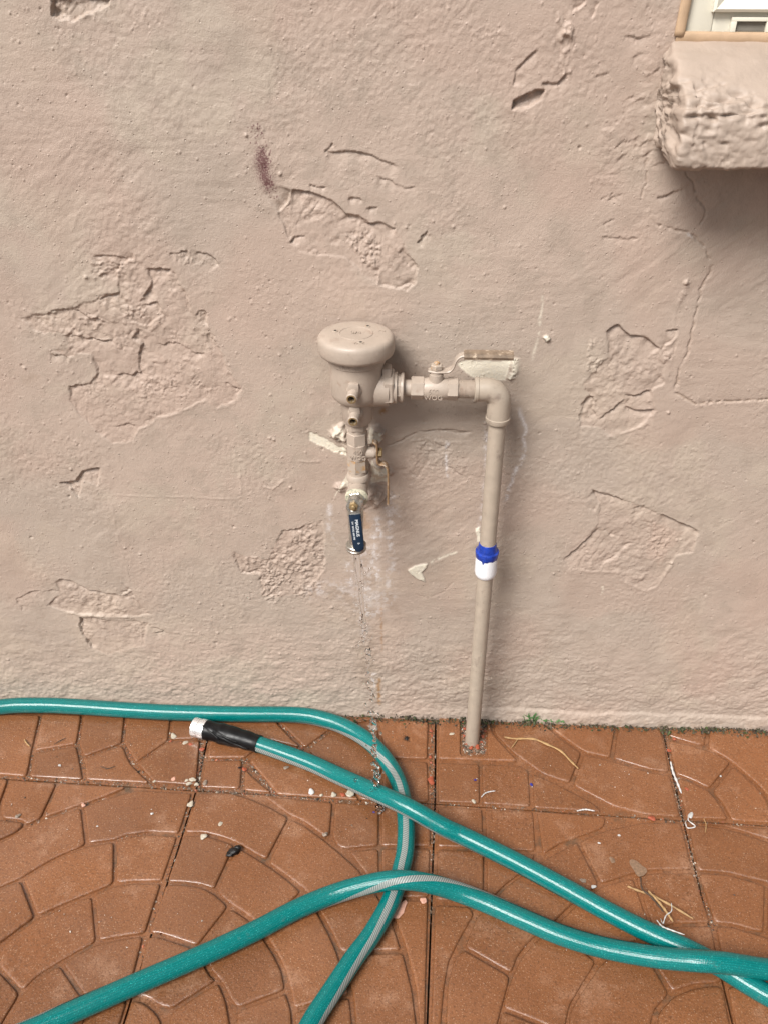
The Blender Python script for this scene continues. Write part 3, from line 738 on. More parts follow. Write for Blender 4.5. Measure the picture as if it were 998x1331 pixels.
for nm, arr in (('mask_a', A_), ('mask_b', B_), ('mask_c', C_)):
    at = me.attributes.new(nm, 'FLOAT_COLOR', 'POINT'); at.data.foreach_set('color', arr.reshape(-1, 4).ravel())
me.materials.append(M['wall'])
wall = bpy.data.objects.new('stucco_wall', me); COL.objects.link(wall); ORG['stucco_wall'] = np.zeros(3)
tag(wall, 'taupe painted stucco house wall with chipped, cracked plaster patches', 'wall')

# ------------------------------------------------------------------ window sill (rough plaster nosing)
def build_sill():
    xL = V(884, 200, -0.10)[0]; xR = xL + 0.95
    zt0 = wz0 - 0.004; zf = V(905, 130, -0.10)[2]; zb = V(890, 219, -0.098)[2]
    prof = [(0.05, zt0 + 0.004), (0.0, zt0 - 0.002), (-0.04, zt0 - (zt0 - zf) * 0.36), (-0.082, zf + 0.004), (-0.095, zf - 0.003), (-0.103, zf - 0.012), (-0.1055, zb + 0.02), (-0.105, zb + 0.003), (-0.102, zb), (-0.04, zb + 0.004), (0.02, zb + 0.006)]
    P = np.array(prof); s = np.r_[0, np.cumsum(np.linalg.norm(np.diff(P, axis=0), axis=1))]
    ns = 190; ss = np.linspace(0, s[-1], ns); Py = np.interp(ss, s, P[:, 0]); Pz = np.interp(ss, s, P[:, 1])
    xs = np.concatenate([np.linspace(0, 0.24, 200), np.linspace(0.243, 0.95, 60)])
    GX, GS = np.meshgrid(xs, np.arange(ns), indexing='ij')
    yy = Py[GS]; zz = Pz[GS]; xx = xL + GX
    # end rounding: pull the left end in towards the middle of the section
    cy, cz_ = -0.02, (zb + zf) / 2 + 0.01
    e = np.clip(GX / 0.008, 0, 1); k = 0.965 + 0.035 * np.sqrt(1 - (1 - e) ** 2)
    yy = cy + (yy - cy) * k; zz = cz_ + (zz - cz_) * k
    dy = np.gradient(Py, ss); dz = np.gradient(Pz, ss); nrm = np.stack([dz, -dy], -1); nrm /= np.linalg.norm(nrm, axis=1)[:, None]
    ny = -np.abs(nrm[:, 0]) ; 
    outy = np.where(np.abs(nrm[:, 0]) > 0.2, -np.abs(nrm[:, 0]), 0); outz = np.where(nrm[:, 1] * 1 != 0, -nrm[:, 1], 0)
    outz = np.where(ss < ss[ns // 2], np.abs(nrm[:, 1]), -np.abs(nrm[:, 1]))
    sa_ = ss[GS]
    front = sstep(sa_, s[3] - 0.012, s[4]) ; top = 1 - front
    n = 0.0034 * fbm(GX, sa_, 0.060, 3, 301, 0.5, 0.5, 1.0) * (0.25 + front) + 0.0017 * fbm(GX, sa_, 0.006, 3, 306, 0.65, 0.6, 1.0) * front
    wgx = GX + 0.004 * fbm(GX, sa_, 0.02, 3, 308); lay = fbm(wgx, sa_ + 0.004 * fbm(GX, sa_, 0.015, 3, 318), 0.060, 2, 307, 0.5, 0.22, 1.5) * 7; fl = np.floor(lay)
    n += 0.0020 * (fl + sstep(lay - fl, 0.90, 1.0) - lay * 0.85) * front * sstep(fbm(GX, sa_, 0.05, 2, 311), -0.2, 0.2)
    n += 0.0012 * fbm(GX, sa_, 0.02, 3, 309) * top
    leftz = 1 - sstep(GX, 0.02, 0.08)
    n += leftz * 0.0035 * fbm(GX, sa_, 0.014, 3, 315, 0.6) * sstep(sa_, s[2], s[3])
    for t in range(150):                                         # holes and gouges in the nosing
        hx, hs_ = rng.uniform(0.0, 0.25), rng.normal(s[4], 0.020)
        if rng.random() < 0.25: hx = rng.uniform(0, 0.07)
        rr = rng.uniform(0.0009, 0.0030); n -= rr * 1.6 * np.exp(-(((GX - hx) / (rr * 2.4)) ** 2 + ((sa_ - hs_) / rr) ** 2))
    yy = yy + outy[GS] * n; zz = zz + outz[GS] * n
    xx = xx - (1 - e) * 0.004 + leftz * 0.006 * fbm(sa_, GX, 0.02, 3, 321)
    nx, m = xx.shape
    vs = np.stack([xx, yy, zz], -1).reshape(-1, 3).tolist()
    ii = np.arange(nx * m).reshape(nx, m)
    fs = np.stack([ii[:-1, :-1], ii[1:, :-1], ii[1:, 1:], ii[:-1, 1:]], -1).reshape(-1, 4).tolist()
    # left cheek: concentric rings shrinking into the section, flaring back to the wall
    ring = np.stack([xx[0], yy[0], zz[0]], -1); c = np.array([xL - 0.006, 0.0, cz_ + 0.012]); prev = ii[0]
    for t in range(1, 26):
        f = t / 25.0
        r2 = ring + (c - ring) * f
        jx = 0.010 * fbm(r2[:, 1], r2[:, 2], 0.018, 4, 331, 0.6) * min(1, f * 5)
        r2[:, 0] += jx - 0.004 * np.sin(f * math.pi / 2) + np.clip(r2[:, 1] + 0.03, -0.1, 0.03) * 0.10 * f
        b = len(vs); vs.extend(r2.tolist()); cur = np.arange(b, b + m)
        for j in range(m - 1): fs.append((prev[j], prev[j + 1], cur[j + 1], cur[j]))
        prev = cur
    o = mk('window_sill', vs, fs, M['sill'], wall)
    o['label'] = 'rough plaster sill under the window'
M['sill'] = mat_simple('rough_sill_plaster', (0.370, 0.290, 0.234), 0.55, var=0.07, vscale=25, bump=0.5, bscale=230)
build_sill()

# ------------------------------------------------------------------ window
def build_window():
    w = empty('window', (wx0 + 0.4, 0.02, wz0))
    tag(w, 'cream vinyl window frame above the rough sill, cut off by the corner', 'window')
    Wd, Hd = 0.80, 1.0
    def bar(x0, x1, z0, z1, y0, y1, ch=0.002): return box(((x0 + x1) / 2, (y0 + y1) / 2, (z0 + z1) / 2), (x1 - x0, y1 - y0, z1 - z0), ch)
    fw = 0.030
    fr = join(bar(wx0, wx0 + fw, wz0, wz0 + Hd, 0.004, 0.07), bar(wx0 + Wd - fw, wx0 + Wd, wz0, wz0 + Hd, 0.004, 0.07),
              bar(wx0 + fw, wx0 + Wd - fw, wz0 + 0.0, wz0 + 0.022, 0.0045, 0.07), bar(wx0 + fw, wx0 + Wd - fw, wz0 + Hd - fw, wz0 + Hd, 0.0045, 0.07))
    sharp(mk('frame', *fr, M['vinyl'], w))
    # inner sash with sloped glazing face: four mitred bars
    def sash_profile():
        x0, x1, z0, z1 = wx0 + 0.026, wx0 + Wd - 0.026, wz0 + 0.0215, wz0 + Hd - 0.026
        d = 0.034
        ring = lambda e, y: [(x0 + e, y, z0 + e), (x1 - e, y, z0 + e), (x1 - e, y, z1 - e), (x0 + e, y, z1 - e)]
        rs = [ring(0, 0.030), ring(0, -0.003), ring(0.003, -0.005), ring(d, 0.014), ring(d + 0.001, 0.030)]
        vs = [p for r_ in rs for p in r_]; fs = []
        for i in range(len(rs) - 1):
            for k in range(4): fs.append((i * 4 + k, i * 4 + (k + 1) % 4, (i + 1) * 4 + (k + 1) % 4, (i + 1) * 4 + k))
        return vs, fs, (x0 + d, x1 - d, z0 + d, z1 - d)
    vs, fs, gl = sash_profile()
    s = mk('sash', vs, fs, M['vinyl'], w, smooth=False)
    mk('glass_pane', *bar(gl[0] - 0.004, gl[1] + 0.004, gl[2] - 0.004, gl[3] + 0.004, 0.018, 0.024, 0), M['glass'], s, smooth=False)
    # weep hole with its hood on the bottom rail
    a = V(950, 28, 0.0); b = V(998, 42, 0.0); X0, X1, Z0, Z1 = a[0], b[0] + 0.002, wz0 + 0.002, wz0 + 0.0165
    hood = join(bar(X0, X1, Z1 - 0.004, Z1, -0.001, 0.006, 0.0005), bar(X0, X0 + 0.006, Z0, Z1 - 0.004, -0.001, 0.006, 0.0005), bar(X1 - 0.006, X1, Z0, Z1 - 0.004, -0.001, 0.006, 0.0005))
    h = sharp(mk('weep_hood', *hood, M['vinyl'], w)); mk('weep_hole', *bar(X0 + 0.006, X1 - 0.006, Z0 + 0.001, Z1 - 0.004, 0.0035, 0.006, 0), M['weep'], h, smooth=False)
    # caulk bead
    cp = smooth_path([(wx0 - 0.004, -0.0015, wz0 + Hd), (wx0 - 0.005, -0.0015, wz0 + 0.5), (wx0 - 0.004, -0.002, wz0 + 0.1), (wx0 - 0.006, -0.002, wz0 - 0.002)], 60)
    mk('caulk_bead', *tube(cp, 0.0058, 10, True, 0.5), M['caulk'], w)
    cp = smooth_path([(wx0 - 0.009, 0.000, wz0 - 0.0035), (wx0 + 0.1, 0.000, wz0 - 0.0042), (wx0 + 0.4, 0.000, wz0 - 0.0035), (wx0 + 0.8, 0.000, wz0 - 0.0035)], 60)
    mk('caulk_bead', *tube(cp, 0.0032, 12, True, 2.0), M['caulk'], w)
M['weep'] = mat_simple('weep_shade', (0.20, 0.18, 0.15), 0.6)  # darker than the vinyl: the hole's shade put into the colour
build_window()

# ------------------------------------------------------------------ PAVING
ROOT = np.array(G(565, 1043))
pv = mk('pavement', [(-40, -40, -0.03), (40, -40, -0.03), (40, 0.3, -0.03), (-40, 0.3, -0.03)], [(0, 1, 2, 3)], M['dirt'], None, False, origin=(0, 0, -0.03))
pv['kind'] = 'structure'
ex = np.array(G(892, 1065)) - np.array(G(253, 1026)); Lx = np.linalg.norm(ex) / 2; ex = ex / np.linalg.norm(ex)
ey = np.array(G(555, 1331)) - np.array(G(565, 1043)); ey /= np.linalg.norm(ey)
BT = -0.0042
TILES = {}
def tile_slab(key, poly):
    P = np.array(poly)[:, :2]; c = P.mean(0); P = c + (P - c) * (1 - 0.0020 / np.linalg.norm(P - c, axis=1)[:, None])
    n = len(P); vs = [(p[0], p[1], BT) for p in P] + [(p[0], p[1], -0.035) for p in P]
    fs = [tuple(range(n))] + [(i, i + n, (i + 1) % n + n, (i + 1) % n) for i in range(n)]
    if np.cross(P[1] - P[0], P[2] - P[1]) < 0: fs[0] = fs[0][::-1]
    o = mk('paving_tile', vs, fs, M['groove'], pv, False); TILES[key] = o
B1 = [G(x, y) for x, y in ((255, 1026), (223, 1120), (190, 1220), (157, 1331))]
def cn(i, j):       # joint crossings: i column (…B=-1, A=0, C=1…), j row (0 = joint by the wall, 1 = next one out)
    p0 = {-1: np.array(G(255, 1026)), 0: np.array(G(565, 1043)), 1: np.array(G(888, 1065))}.get(i)
    if p0 is None: p0 = (np.array(G(255, 1026)) + ex * Lx * (i + 1)) if i < 0 else (np.array(G(888, 1065)) + ex * Lx * (i - 1))
    return p0 + ey * Lx * j
def back(i):
    p = cn(i, 0); q = {-1: G(278, 922), 0: G(566, 925), 1: G(856, 925)}.get(i)
    d = (np.array(q) - p) if q is not None else -ey
    d = d / np.linalg.norm(d); return p + d * 0.245
for i in range(-4, 4):
    tile_slab((i, 0), [back(i), back(i + 1), cn(i + 1, 0), cn(i, 0)])
    for j in range(3): tile_slab((i, j + 1), [cn(i, j), cn(i + 1, j), cn(i + 1, j + 1), cn(i, j + 1)])
def offset_poly(P, d):
    n = len(P); out = []
    for i in range(n):
        a, b, c = P[i - 1], P[i], P[(i + 1) % n]
        t1 = (b - a) / (np.linalg.norm(b - a) + 1e-9); t2 = (c - b) / (np.linalg.norm(c - b) + 1e-9)
        n1 = np.array([-t1[1], t1[0]]); n2 = np.array([-t2[1], t2[0]]); m = n1 + n2; L = np.linalg.norm(m)
        if L < 1e-6: m = n1; L = 1
        m /= L; k = (d[i] if hasattr(d, '__len__') else d) / max(0.55, m @ n1); out.append(b + m * k)
    return np.array(out)
def brick(pts, key, gap=0.0023):
    P = np.array([G(x, y)[:2] for x, y in pts])
    area = 0.5 * np.sum(P[:, 0] * np.roll(P[:, 1], -1) - np.roll(P[:, 0], -1) * P[:, 1])
    if area < 0: P = P[::-1]
    P = offset_poly(P, gap)
    D = []
    for i in range(len(P)):
        a, b = P[i], P[(i + 1) % len(P)]; k = max(1, int(np.linalg.norm(b - a) / 0.011))
        D += [a + (b - a) * t / k for t in range(k)]
    D = np.array(D)
    for _ in range(2):
        nx = np.roll(D, -1, axis=0); Q = np.empty((len(D) * 2, 2)); Q[0::2] = D * .75 + nx * .25; Q[1::2] = D * .25 + nx * .75; D = Q
    D = D[::2]
    w = np.array([rng.normal(0, 0.0004)] * 1); h = rng.normal(0, 0.0005)
    jit = 0.0004 * fbm(D[:, 0], D[:, 1], 0.02, 2, 500)[:, None]
    nn_ = offset_poly(D, 1.0) - D; nn_ /= np.linalg.norm(nn_, axis=1)[:, None]
    A0, B0 = D, np.roll(D, -1, axis=0); E0 = B0 - A0; thick = np.full(len(D), 1.0)
    for i in range(len(D)):
        den = nn_[i, 0] * E0[:, 1] - nn_[i, 1] * E0[:, 0]; den = np.where(np.abs(den) < 1e-12, 1e-12, den); w0 = A0 - D[i]
        t_ = (w0[:, 0] * E0[:, 1] - w0[:, 1] * E0[:, 0]) / den; u_ = (w0[:, 0] * nn_[i, 1] - w0[:, 1] * nn_[i, 0]) / den
        ok = (t_ > 1e-5) & (u_ >= 0) & (u_ <= 1); ok[i] = False; ok[i - 1] = False
        if ok.any(): thick[i] = t_[ok].min()
    for _ in range(3): thick = np.minimum(thick, 0.5 * (np.roll(thick, 1) + np.roll(thick, -1)) + 0.002)
    rings = [(0, BT - 0.001), (0.0005, -0.0022 + h), (0.0013, -0.0008 + h), (0.0024, -0.0002 + h), (0.0045, h)]
    n = len(D); vs, fs = [], []
    for d, z in rings:
        O = offset_poly(D, np.minimum(d, 0.30 * thick * d / 0.0045)) if d else D
        vs += [(p[0], p[1], z) for p in O]
    for i in range(len(rings) - 1):
        for k in range(n):
            k2 = (k + 1) % n; fs.append((i * n + k, i * n + k2, (i + 1) * n + k2, (i + 1) * n + k))
    nside = len(fs); top_ = np.array(vs[-n:])[:, :2]
    cdt = delaunay_2d_cdt([Vector(p) for p in top_], [(k, (k + 1) % n) for k in range(n)], [], 1, 1e-6)
    b0 = len(vs); vs += [(p[0], p[1], h) for p in cdt[0]]; tr = []
    for f in cdt[2]:
        a_, b_, c_ = (np.array(cdt[0][i]) for i in f[:3])
        if np.linalg.norm(b_ - a_) < 1e-7: continue
        f = list(f) if ((b_ - a_)[0] * (c_ - a_)[1] - (b_ - a_)[1] * (c_ - a_)[0]) > 0 else list(f)[::-1]
        tr.append(tuple(b0 + i for i in f))
    fs += tr
    o = mk('brick', vs, fs, M['tile'], TILES[key])
    for pi in range(nside, len(o.data.polygons)): o.data.polygons[pi].use_smooth = False
    return o
CELLS = {
 (-2, 0): [[(-60,924),(54,928),(43,975),(38,1003),(34,1010),(0,1007),(-60,1003)], [(54,926),(108,928),(101,967),(43,977)], [(43,977),(101,967),(105,985),(110,1014),(36,1010)],
   [(108,926),(164,928),(160,966),(108,984),(101,967)], [(108,984),(160,966),(172,992),(197,1018),(110,1014)], [(164,926),(224,928),(220,962),(176,992),(160,966)],
   [(176,992),(220,962),(262,960),(257,1022),(200,1018)], [(224,928),(275,930),(263,960),(220,962)]],
 (-1, 0): [[(266,987),(317,986),(314,1026),(259,1024)], [(318,998),(356,1031),(315,1028)], [(322,988),(350,962),(392,972),(399,976),(470,1040),(360,1033)],
   [(398,974),(430,948),(490,934),(500,986),(492,1041),(470,1040)], [(490,934),(558,936),(557,987),(500,986)], [(500,987),(557,988),(559,1043),(492,1042)],
   [(355,926),(490,930),(490,934),(428,949),(396,973),(363,940)], [(277,926),(355,926),(363,940),(392,972),(350,962),(318,986),(268,986)]],
 (0, 0): [[(568,930),(600,930),(600,980),(631,981),(631,932),(636,934),(640,950),(654,967),(676,990),(567,987)], [(567,989),(624,991),(625,1045),(567,1043)],
   [(624,991),(678,993),(688,1001),(691,1049),(625,1045)], [(689,1001),(730,1020),(772,1042),(786,1056),(692,1050)],
   [(636,932),(700,934),(730,959),(757,978),(741,1019),(705,1007),(667,980),(642,955)], [(757,978),(794,987),(845,1002),(872,1006),(886,1063),(840,1060),(797,1049),(742,1020)],
   [(700,934),(802,936),(794,986),(757,977),(730,958)], [(802,938),(857,940),(864,963),(872,1004),(845,1001),(795,986)]],
 (1, 0): [[(863,940),(921,942),(917,970),(899,966),(867,956)], [(921,942),(980,948),(1010,952),(1060,975),(1060,1078),(1008,1072),(998,1036),(985,1021),(950,990),(918,971)],
   [(866,960),(899,968),(929,977),(951,991),(922,1026),(896,1013),(876,1006)], [(877,1008),(896,1014),(922,1027),(934,1041),(949,1066),(890,1064)],
   [(952,993),(985,1023),(998,1040),(1007,1071),(950,1067),(936,1042),(924,1027)]],
 (-2, 1): [[(13,1011),(76,1016),(54,1064),(33,1073),(28,1067),(0,1064),(0,1045)], [(76,1016),(168,1022),(142,1034),(108,1046),(54,1064)], [(-50,1062),(0,1064),(30,1067),(33,1073),(20,1083),(0,1092),(-50,1112)],
   [(-60,1006),(13,1011),(0,1047),(0,1064),(-50,1062)],
   [(107,1047),(142,1035),(178,1025),(252,1029),(234,1084),(193,1082),(163,1086),(150,1092),(113,1097)], [(107,1047),(113,1098),(75,1114),(50,1128),(28,1142),(0,1154),(-40,1172),(-40,1112),(0,1093),(33,1074),(54,1064)],
   [(150,1092),(165,1086),(193,1082),(233,1085),(212,1146),(170,1146),(149,1149)], [(150,1092),(149,1149),(120,1161),(83,1176),(47,1192),(28,1142),(50,1128),(75,1114),(113,1098)],
   [(28,1142),(47,1192),(25,1208),(0,1227),(-30,1250),(-40,1172),(0,1154)], [(121,1161),(150,1149),(170,1146),(212,1146),(190,1214),(160,1218),(127,1224)],
   [(121,1161),(127,1224),(100,1238),(78,1251),(50,1268),(28,1290),(-3,1257),(0,1228),(25,1208),(47,1192),(84,1176)], [(-3,1257),(28,1290),(5,1328),(-10,1362),(-90,1350),(-60,1290),(-30,1250)],
   [(78,1251),(100,1238),(128,1224),(160,1218),(189,1214),(168,1296),(150,1297),(118,1309)], [(78,1251),(118,1309),(103,1345),(98,1370),(-12,1370),(5,1328),(28,1290),(50,1268)], [(168,1297),(150,1298),(118,1309),(103,1345),(98,1370),(146,1370)]],
 (-1, 1): [[(257,1029),(300,1029),(325,1036),(353,1048),(377,1062),(347,1119),(325,1107),(305,1095),(285,1088),(265,1083),(237,1083)],
   [(377,1062),(395,1070),(420,1088),(440,1104),(466,1127),(490,1160),(510,1195),(524,1236),(441,1238),(430,1213),(415,1185),(395,1157),(373,1140),(347,1121)], [(441,1238),(525,1236),(537,1285),(545,1345),(545,1370),(464,1370),(456,1290)],
   [(237,1084),(265,1084),(285,1089),(307,1097),(279,1158),(263,1151),(240,1148),(215,1147)], [(307,1097),(325,1108),(348,1122),(373,1140),(394,1158),(341,1209),(326,1194),(313,1185),(295,1173),(280,1159)],
   [(394,1158),(415,1186),(430,1214),(441,1240),(456,1293),(380,1313),(375,1283),(368,1259),(358,1239),(341,1209)], [(456,1293),(464,1370),(384,1370),(380,1313)],
   [(215,1147),(240,1148),(263,1151),(280,1160),(299,1177),(257,1231),(225,1220),(205,1214),(192,1214)], [(299,1177),(313,1186),(326,1195),(345,1220),(358,1240),(368,1260),(373,1287),(307,1312),(297,1298),(288,1278),(275,1264),(257,1231)],
   [(373,1287),(381,1313),(384,1370),(303,1370),(307,1312)], [(191,1215),(205,1215),(225,1221),(256,1232),(275,1267),(285,1273),(222,1313),(205,1308),(190,1297),(171,1295)], [(285,1273),(296,1300),(303,1340),(304,1370),(217,1370),(216,1335),(222,1313)], [(169,1297),(185,1299),(200,1309),(212,1325),(217,1370),(150,1370)],
   [(340,1033),(434,1041),(430,1088),(420,1087),(395,1069),(372,1058)], [(434,1041),(494,1044),(494,1100),(450,1104),(438,1102),(430,1088)], [(494,1044),(561,1046),(561,1101),(494,1100)],
   [(450,1104),(494,1100),(494,1163),(490,1158),(467,1126)], [(494,1100),(561,1101),(558,1167),(500,1167),(494,1160)], [(500,1168),(558,1168),(556,1240),(553,1370),(547,1370),(538,1285),(526,1235),(512,1196)]],
 (0, 1): [[(567,1046),(628,1049),(630,1103),(566,1101)], [(628,1049),(694,1052),(698,1107),(630,1104)], [(695,1052),(790,1060),(786,1076),(765,1084),(730,1096),(704,1112)],
   [(566,1102),(630,1105),(630,1178),(622,1184),(612,1174),(564,1171)], [(630,1105),(698,1108),(690,1127),(660,1148),(636,1172),(630,1170)], [(563,1173),(612,1176),(618,1188),(598,1223),(585,1250),(579,1285),(575,1331),(575,1370),(556,1370)],
   [(750,1092),(786,1077),(832,1067),(886,1067),(902,1131),(875,1131),(845,1132),(819,1137),(780,1150)], [(750,1092),(780,1150),(746,1174),(720,1200),(690,1223),(674,1243),(665,1268),(601,1231),(616,1193),(640,1168),(660,1147),(690,1127),(720,1107)],
   [(601,1231),(665,1268),(657,1298),(646,1340),(640,1370),(575,1370),(579,1280),(587,1248)], [(823,1138),(845,1132),(902,1132),(926,1200),(880,1201),(848,1208)], [(823,1138),(848,1208),(825,1224),(800,1236),(777,1250),(719,1201),(746,1175),(780,1150)],
   [(719,1201),(777,1250),(762,1273),(742,1307),(734,1344),(650,1310),(662,1270),(675,1243),(692,1223)], [(650,1310),(734,1344),(733,1375),(640,1370)], [(850,1209),(880,1201),(926,1201),(940,1278),(900,1281),(873,1291),(832,1226)],
   [(832,1226),(872,1292),(852,1313),(846,1340),(848,1370),(733,1370),(738,1313),(749,1294),(764,1272),(780,1249),(802,1236)], [(940,1279),(918,1279),(897,1283),(873,1293),(853,1314),(848,1370),(959,1370)]],
 (1, 1): [[(905,1069),(1010,1075),(1100,1086),(1100,1130),(998,1091),(945,1075)], [(892,1069),(945,1075),(998,1092),(1040,1112),(1040,1165),(998,1148),(945,1135),(905,1132)],
   [(905,1132),(945,1135),(996,1149),(994,1214),(953,1203),(927,1200)], [(996,1149),(1040,1165),(1060,1235),(994,1214)], [(928,1201),(953,1203),(998,1217),(1045,1240),(1012,1300),(972,1281),(941,1278)], [(942,1279),(972,1282),(1010,1302),(1024,1370),(962,1370)]],
}
for key, cells in CELLS.items():
    for c in cells: brick(c, key)

# ------------------------------------------------------------------ PIPEWORK
PY = -0.066
base = G(613, 962); PY = float(base[1])
asm = empty('backflow_preventer', (base[0], PY, 0))
tag(asm, 'taupe painted backflow preventer with valves, riser pipe and blue-handled spigot', 'backflow preventer')
xr = V(650, 540, PY)[0]
ax = V(565, 505, PY); zx = float(ax[2])                   # axis of the horizontal run
elb = V(649, 507, PY)
def hx(px): return float(V(px, 505, PY)[0])
def part(name, vf, mat, parent=None, sm=True, ang=40):
    o = mk(name, *vf, mat, parent or asm, sm); return sharp(o, ang) if sm else o
RP = 0.0122
xe = float(V(649, 512, PY)[0]); xb = float(base[0])
top = np.array([xe, PY, zx]); bot = np.array([xb, PY, -0.012])
rp = [bot + (top - bot) * t for t in np.linspace(0, 0.985, 24)]
riser = part('riser_pipe', tube(rp, RP, 28), M['pipe'])
# coupling with blue cement
cpx = V(634, 724, PY); dv = (top - bot) / np.linalg.norm(top - bot)
zc = cpx[2]; cc = bot + (top - bot) * ((zc - bot[2]) / (top[2] - bot[2]))
cpl = part('pipe_coupling', lathe([(-0.036, 0.0122), (-0.0352, 0.0136), (-0.0330, 0.0151), (-0.0295, 0.0163), (-0.025, 0.0169), (0.012, 0.0165), (0.0128, 0.0150)], cc, dv, 32), M['pvc_white'])
vs, fs = lathe([(0.001, 0.0163), (0.0015, 0.0167), (0.004, 0.0172), (0.010, 0.0178), (0.012, 0.0176), (0.0135, 0.0150), (0.026, 0.0129), (0.0265, 0.0123)], cc, dv, 48)
vs = np.array(vs)
for k in range(48):                                            # runs of cement
    dr = 0.005 * max(0, vnoise(np.array([k * 0.45]), np.array([0.3]), 5)[0] + 0.1) + (0.005 if k in (9, 33) else 0)
    for ring in (0, 1): vs[ring * 48 + k] -= dv * dr
part('cement_band', (vs, fs), M['pvc_blue'], cpl)
# elbow
eb = []
for t in np.linspace(0, math.pi / 2, 12): eb.append(np.array([xe - 0.018 + 0.018 * math.sin(t), PY, zx - 0.018 + 0.018 * math.cos(t)]))
pre = [np.array([hx(616), PY, zx]), np.array([hx(617), PY, zx]), np.array([xe - 0.02, PY, zx])]
post = [np.array([xe, PY, zx - 0.022]), np.array([xe, PY, zx - 0.046]), np.array([xe, PY, zx - 0.048])]
pre[2:2] = [np.array([hx(621), PY, zx]), np.array([hx(621.6), PY, zx])]; post[1:1] = [np.array([xe, PY, zx - 0.040]), np.array([xe, PY, zx - 0.0406])]
rr = [0.0158, 0.0170, 0.0170, 0.0160, 0.0160] + [0.0160] * 12 + [0.0160, 0.0160, 0.0170, 0.0170, 0.0160]
el = part('pipe_elbow', tube(pre + eb + post, rr, 32), M['pipe'])
Xa = np.array([1.0, 0, 0])
def run(px0, px1, r, mat='paint', name='pipe_nipple', segs=32, ch=0.0012, phase=0.0, parent=None):
    a, b = hx(px0), hx(px1); L = b - a
    return part(name, lathe([(0, r - ch), (ch, r), (L - ch, r), (L, r - ch)], (a, PY, zx), Xa, segs, phase), M[mat], parent, True, 30)
# threaded nipple by the elbow
a, b = hx(594), hx(617); prof = []
n = 15
for i in range(n): prof += [(i * (b - a) / n, 0.0126), ((i + 0.5) * (b - a) / n, 0.0117)]
part('threaded_nipple', lathe(prof, (a, PY, zx), Xa, 28), M['paint'])
# ball valve in the run
bv = part('ball_valve', lathe([(0, 0.0125), (0.001, 0.0140), (0.004, 0.0145), (0.012, 0.0152), (0.022, 0.0152), (0.030, 0.0146), (0.033, 0.0140), (0.034, 0.0125)], (hx(550), PY, zx), Xa, 32), M['paint'])
run(534, 551, 0.0158, name='hex_end', segs=6, ch=0.001, parent=bv, phase=0.2)
run(581, 595, 0.0158, name='hex_end', segs=6, ch=0.001, parent=bv, phase=0.2)
sxp = hx(566)
part('stem_boss', lathe([(0, 0.0105), (0.022, 0.0095), (0.0225, 0.0085), (0.025, 0.0085), (0.0252, 0.0065), (0.034, 0.0065)], (sxp, PY, zx), (0, 0, 1), 24), M['paint'], bv)
for line, dz in (('600', 0.004), ('WOG', -0.005)):
    part('lettering', place(text_mesh(line, 0.0095, 0.0006), (hx(563), PY - 0.0150 + abs(dz) * 0.06, zx + dz - 0.002), (1, 0, 0), (0, 0, 1), (0, -1, 0)), M['paint'], bv, False)
zl = zx + 0.0265
zg = float(V(625, 463, PY - 0.004)[2])
lp = smooth_path([(sxp - 0.011, PY, zl), (sxp + 0.004, PY, zl), (sxp + 0.016, PY, zl + 0.0005), (sxp + 0.022, PY, zl + 0.006), (sxp + 0.026, PY, zg - 0.006), (sxp + 0.034, PY, zg), (sxp + 0.05, PY, zg), (hx(661), PY, zg)], 80)
wd = np.interp(np.linspace(0, 1, len(lp)), [0, 0.1, 0.25, 0.45, 1], [0.010, 0.019, 0.015, 0.014, 0.015])
lv = part('lever_handle', strap(lp, (0, 1, 0), wd, 0.0028), M['paint'], bv)
gp = smooth_path([(hx(600), PY, zg), (hx(630), PY, zg + 0.0003), (hx(663), PY, zg)], 20)
part('grip', strap(gp, (0, 1, 0), 0.0185, 0.0075), M['grip'], lv)
part('lever_nut', join(hexnut((sxp, PY, zl + 0.0015), (0, 0, 1), 0.0082, 0.0075, 0.001, 0.4), lathe([(0, 0.004), (0.0105, 0.004), (0.0115, 0.003)], (sxp, PY, zl + 0.001), (0, 0, 1), 16)), M['brassy'] if 'brassy' in M else M['paint_worn'], lv)
# nipple, union ring, big hex at the breaker inlet
run(524, 535, 0.0112, name='pipe_nipple')
un = run(515, 525, 0.0185, name='union_nut', segs=8, ch=0.0015, phase=0.2)
part('union_collar', lathe([(0, 0.0150), (0.001, 0.0200), (0.004, 0.0205), (0.0050, 0.0195), (0.0052, 0.0170)], (hx(520), PY, zx), Xa, 32), M['paint'], un)
# breaker body
bc = V(463, 447, PY); bx = float(bc[0])
def zof(px, py, y): return float(V(px, py, y)[2])
ztop = zof(462, 433, PY); zrim = zof(462, 479, PY - 0.050)
Rb = 0.0505
hb = ztop - zrim
bon = part('bonnet', lathe([(0.0, 0.040), (0.0, Rb - 0.005), (0.002, Rb - 0.0015), (0.006, Rb), (hb - 0.0085, Rb), (hb - 0.0048, Rb - 0.0010), (hb - 0.0022, Rb - 0.0030), (hb - 0.0008, Rb - 0.0062), (hb - 0.0003, Rb - 0.014), (hb, 0.030), (hb, 0.024), (hb, 0.010), (hb, 0.0001)], (bx, PY, zrim), (0, 0, 1), 64, cap=False), M['paint'])
part('embossed_ring', lathe([(-0.001, 0.0225), (0.0006, 0.0220), (0.0006, 0.0212), (-0.001, 0.0207)], (bx, PY, zrim + hb), (0, 0, 1), 48, cap=False), M['paint'], bon)
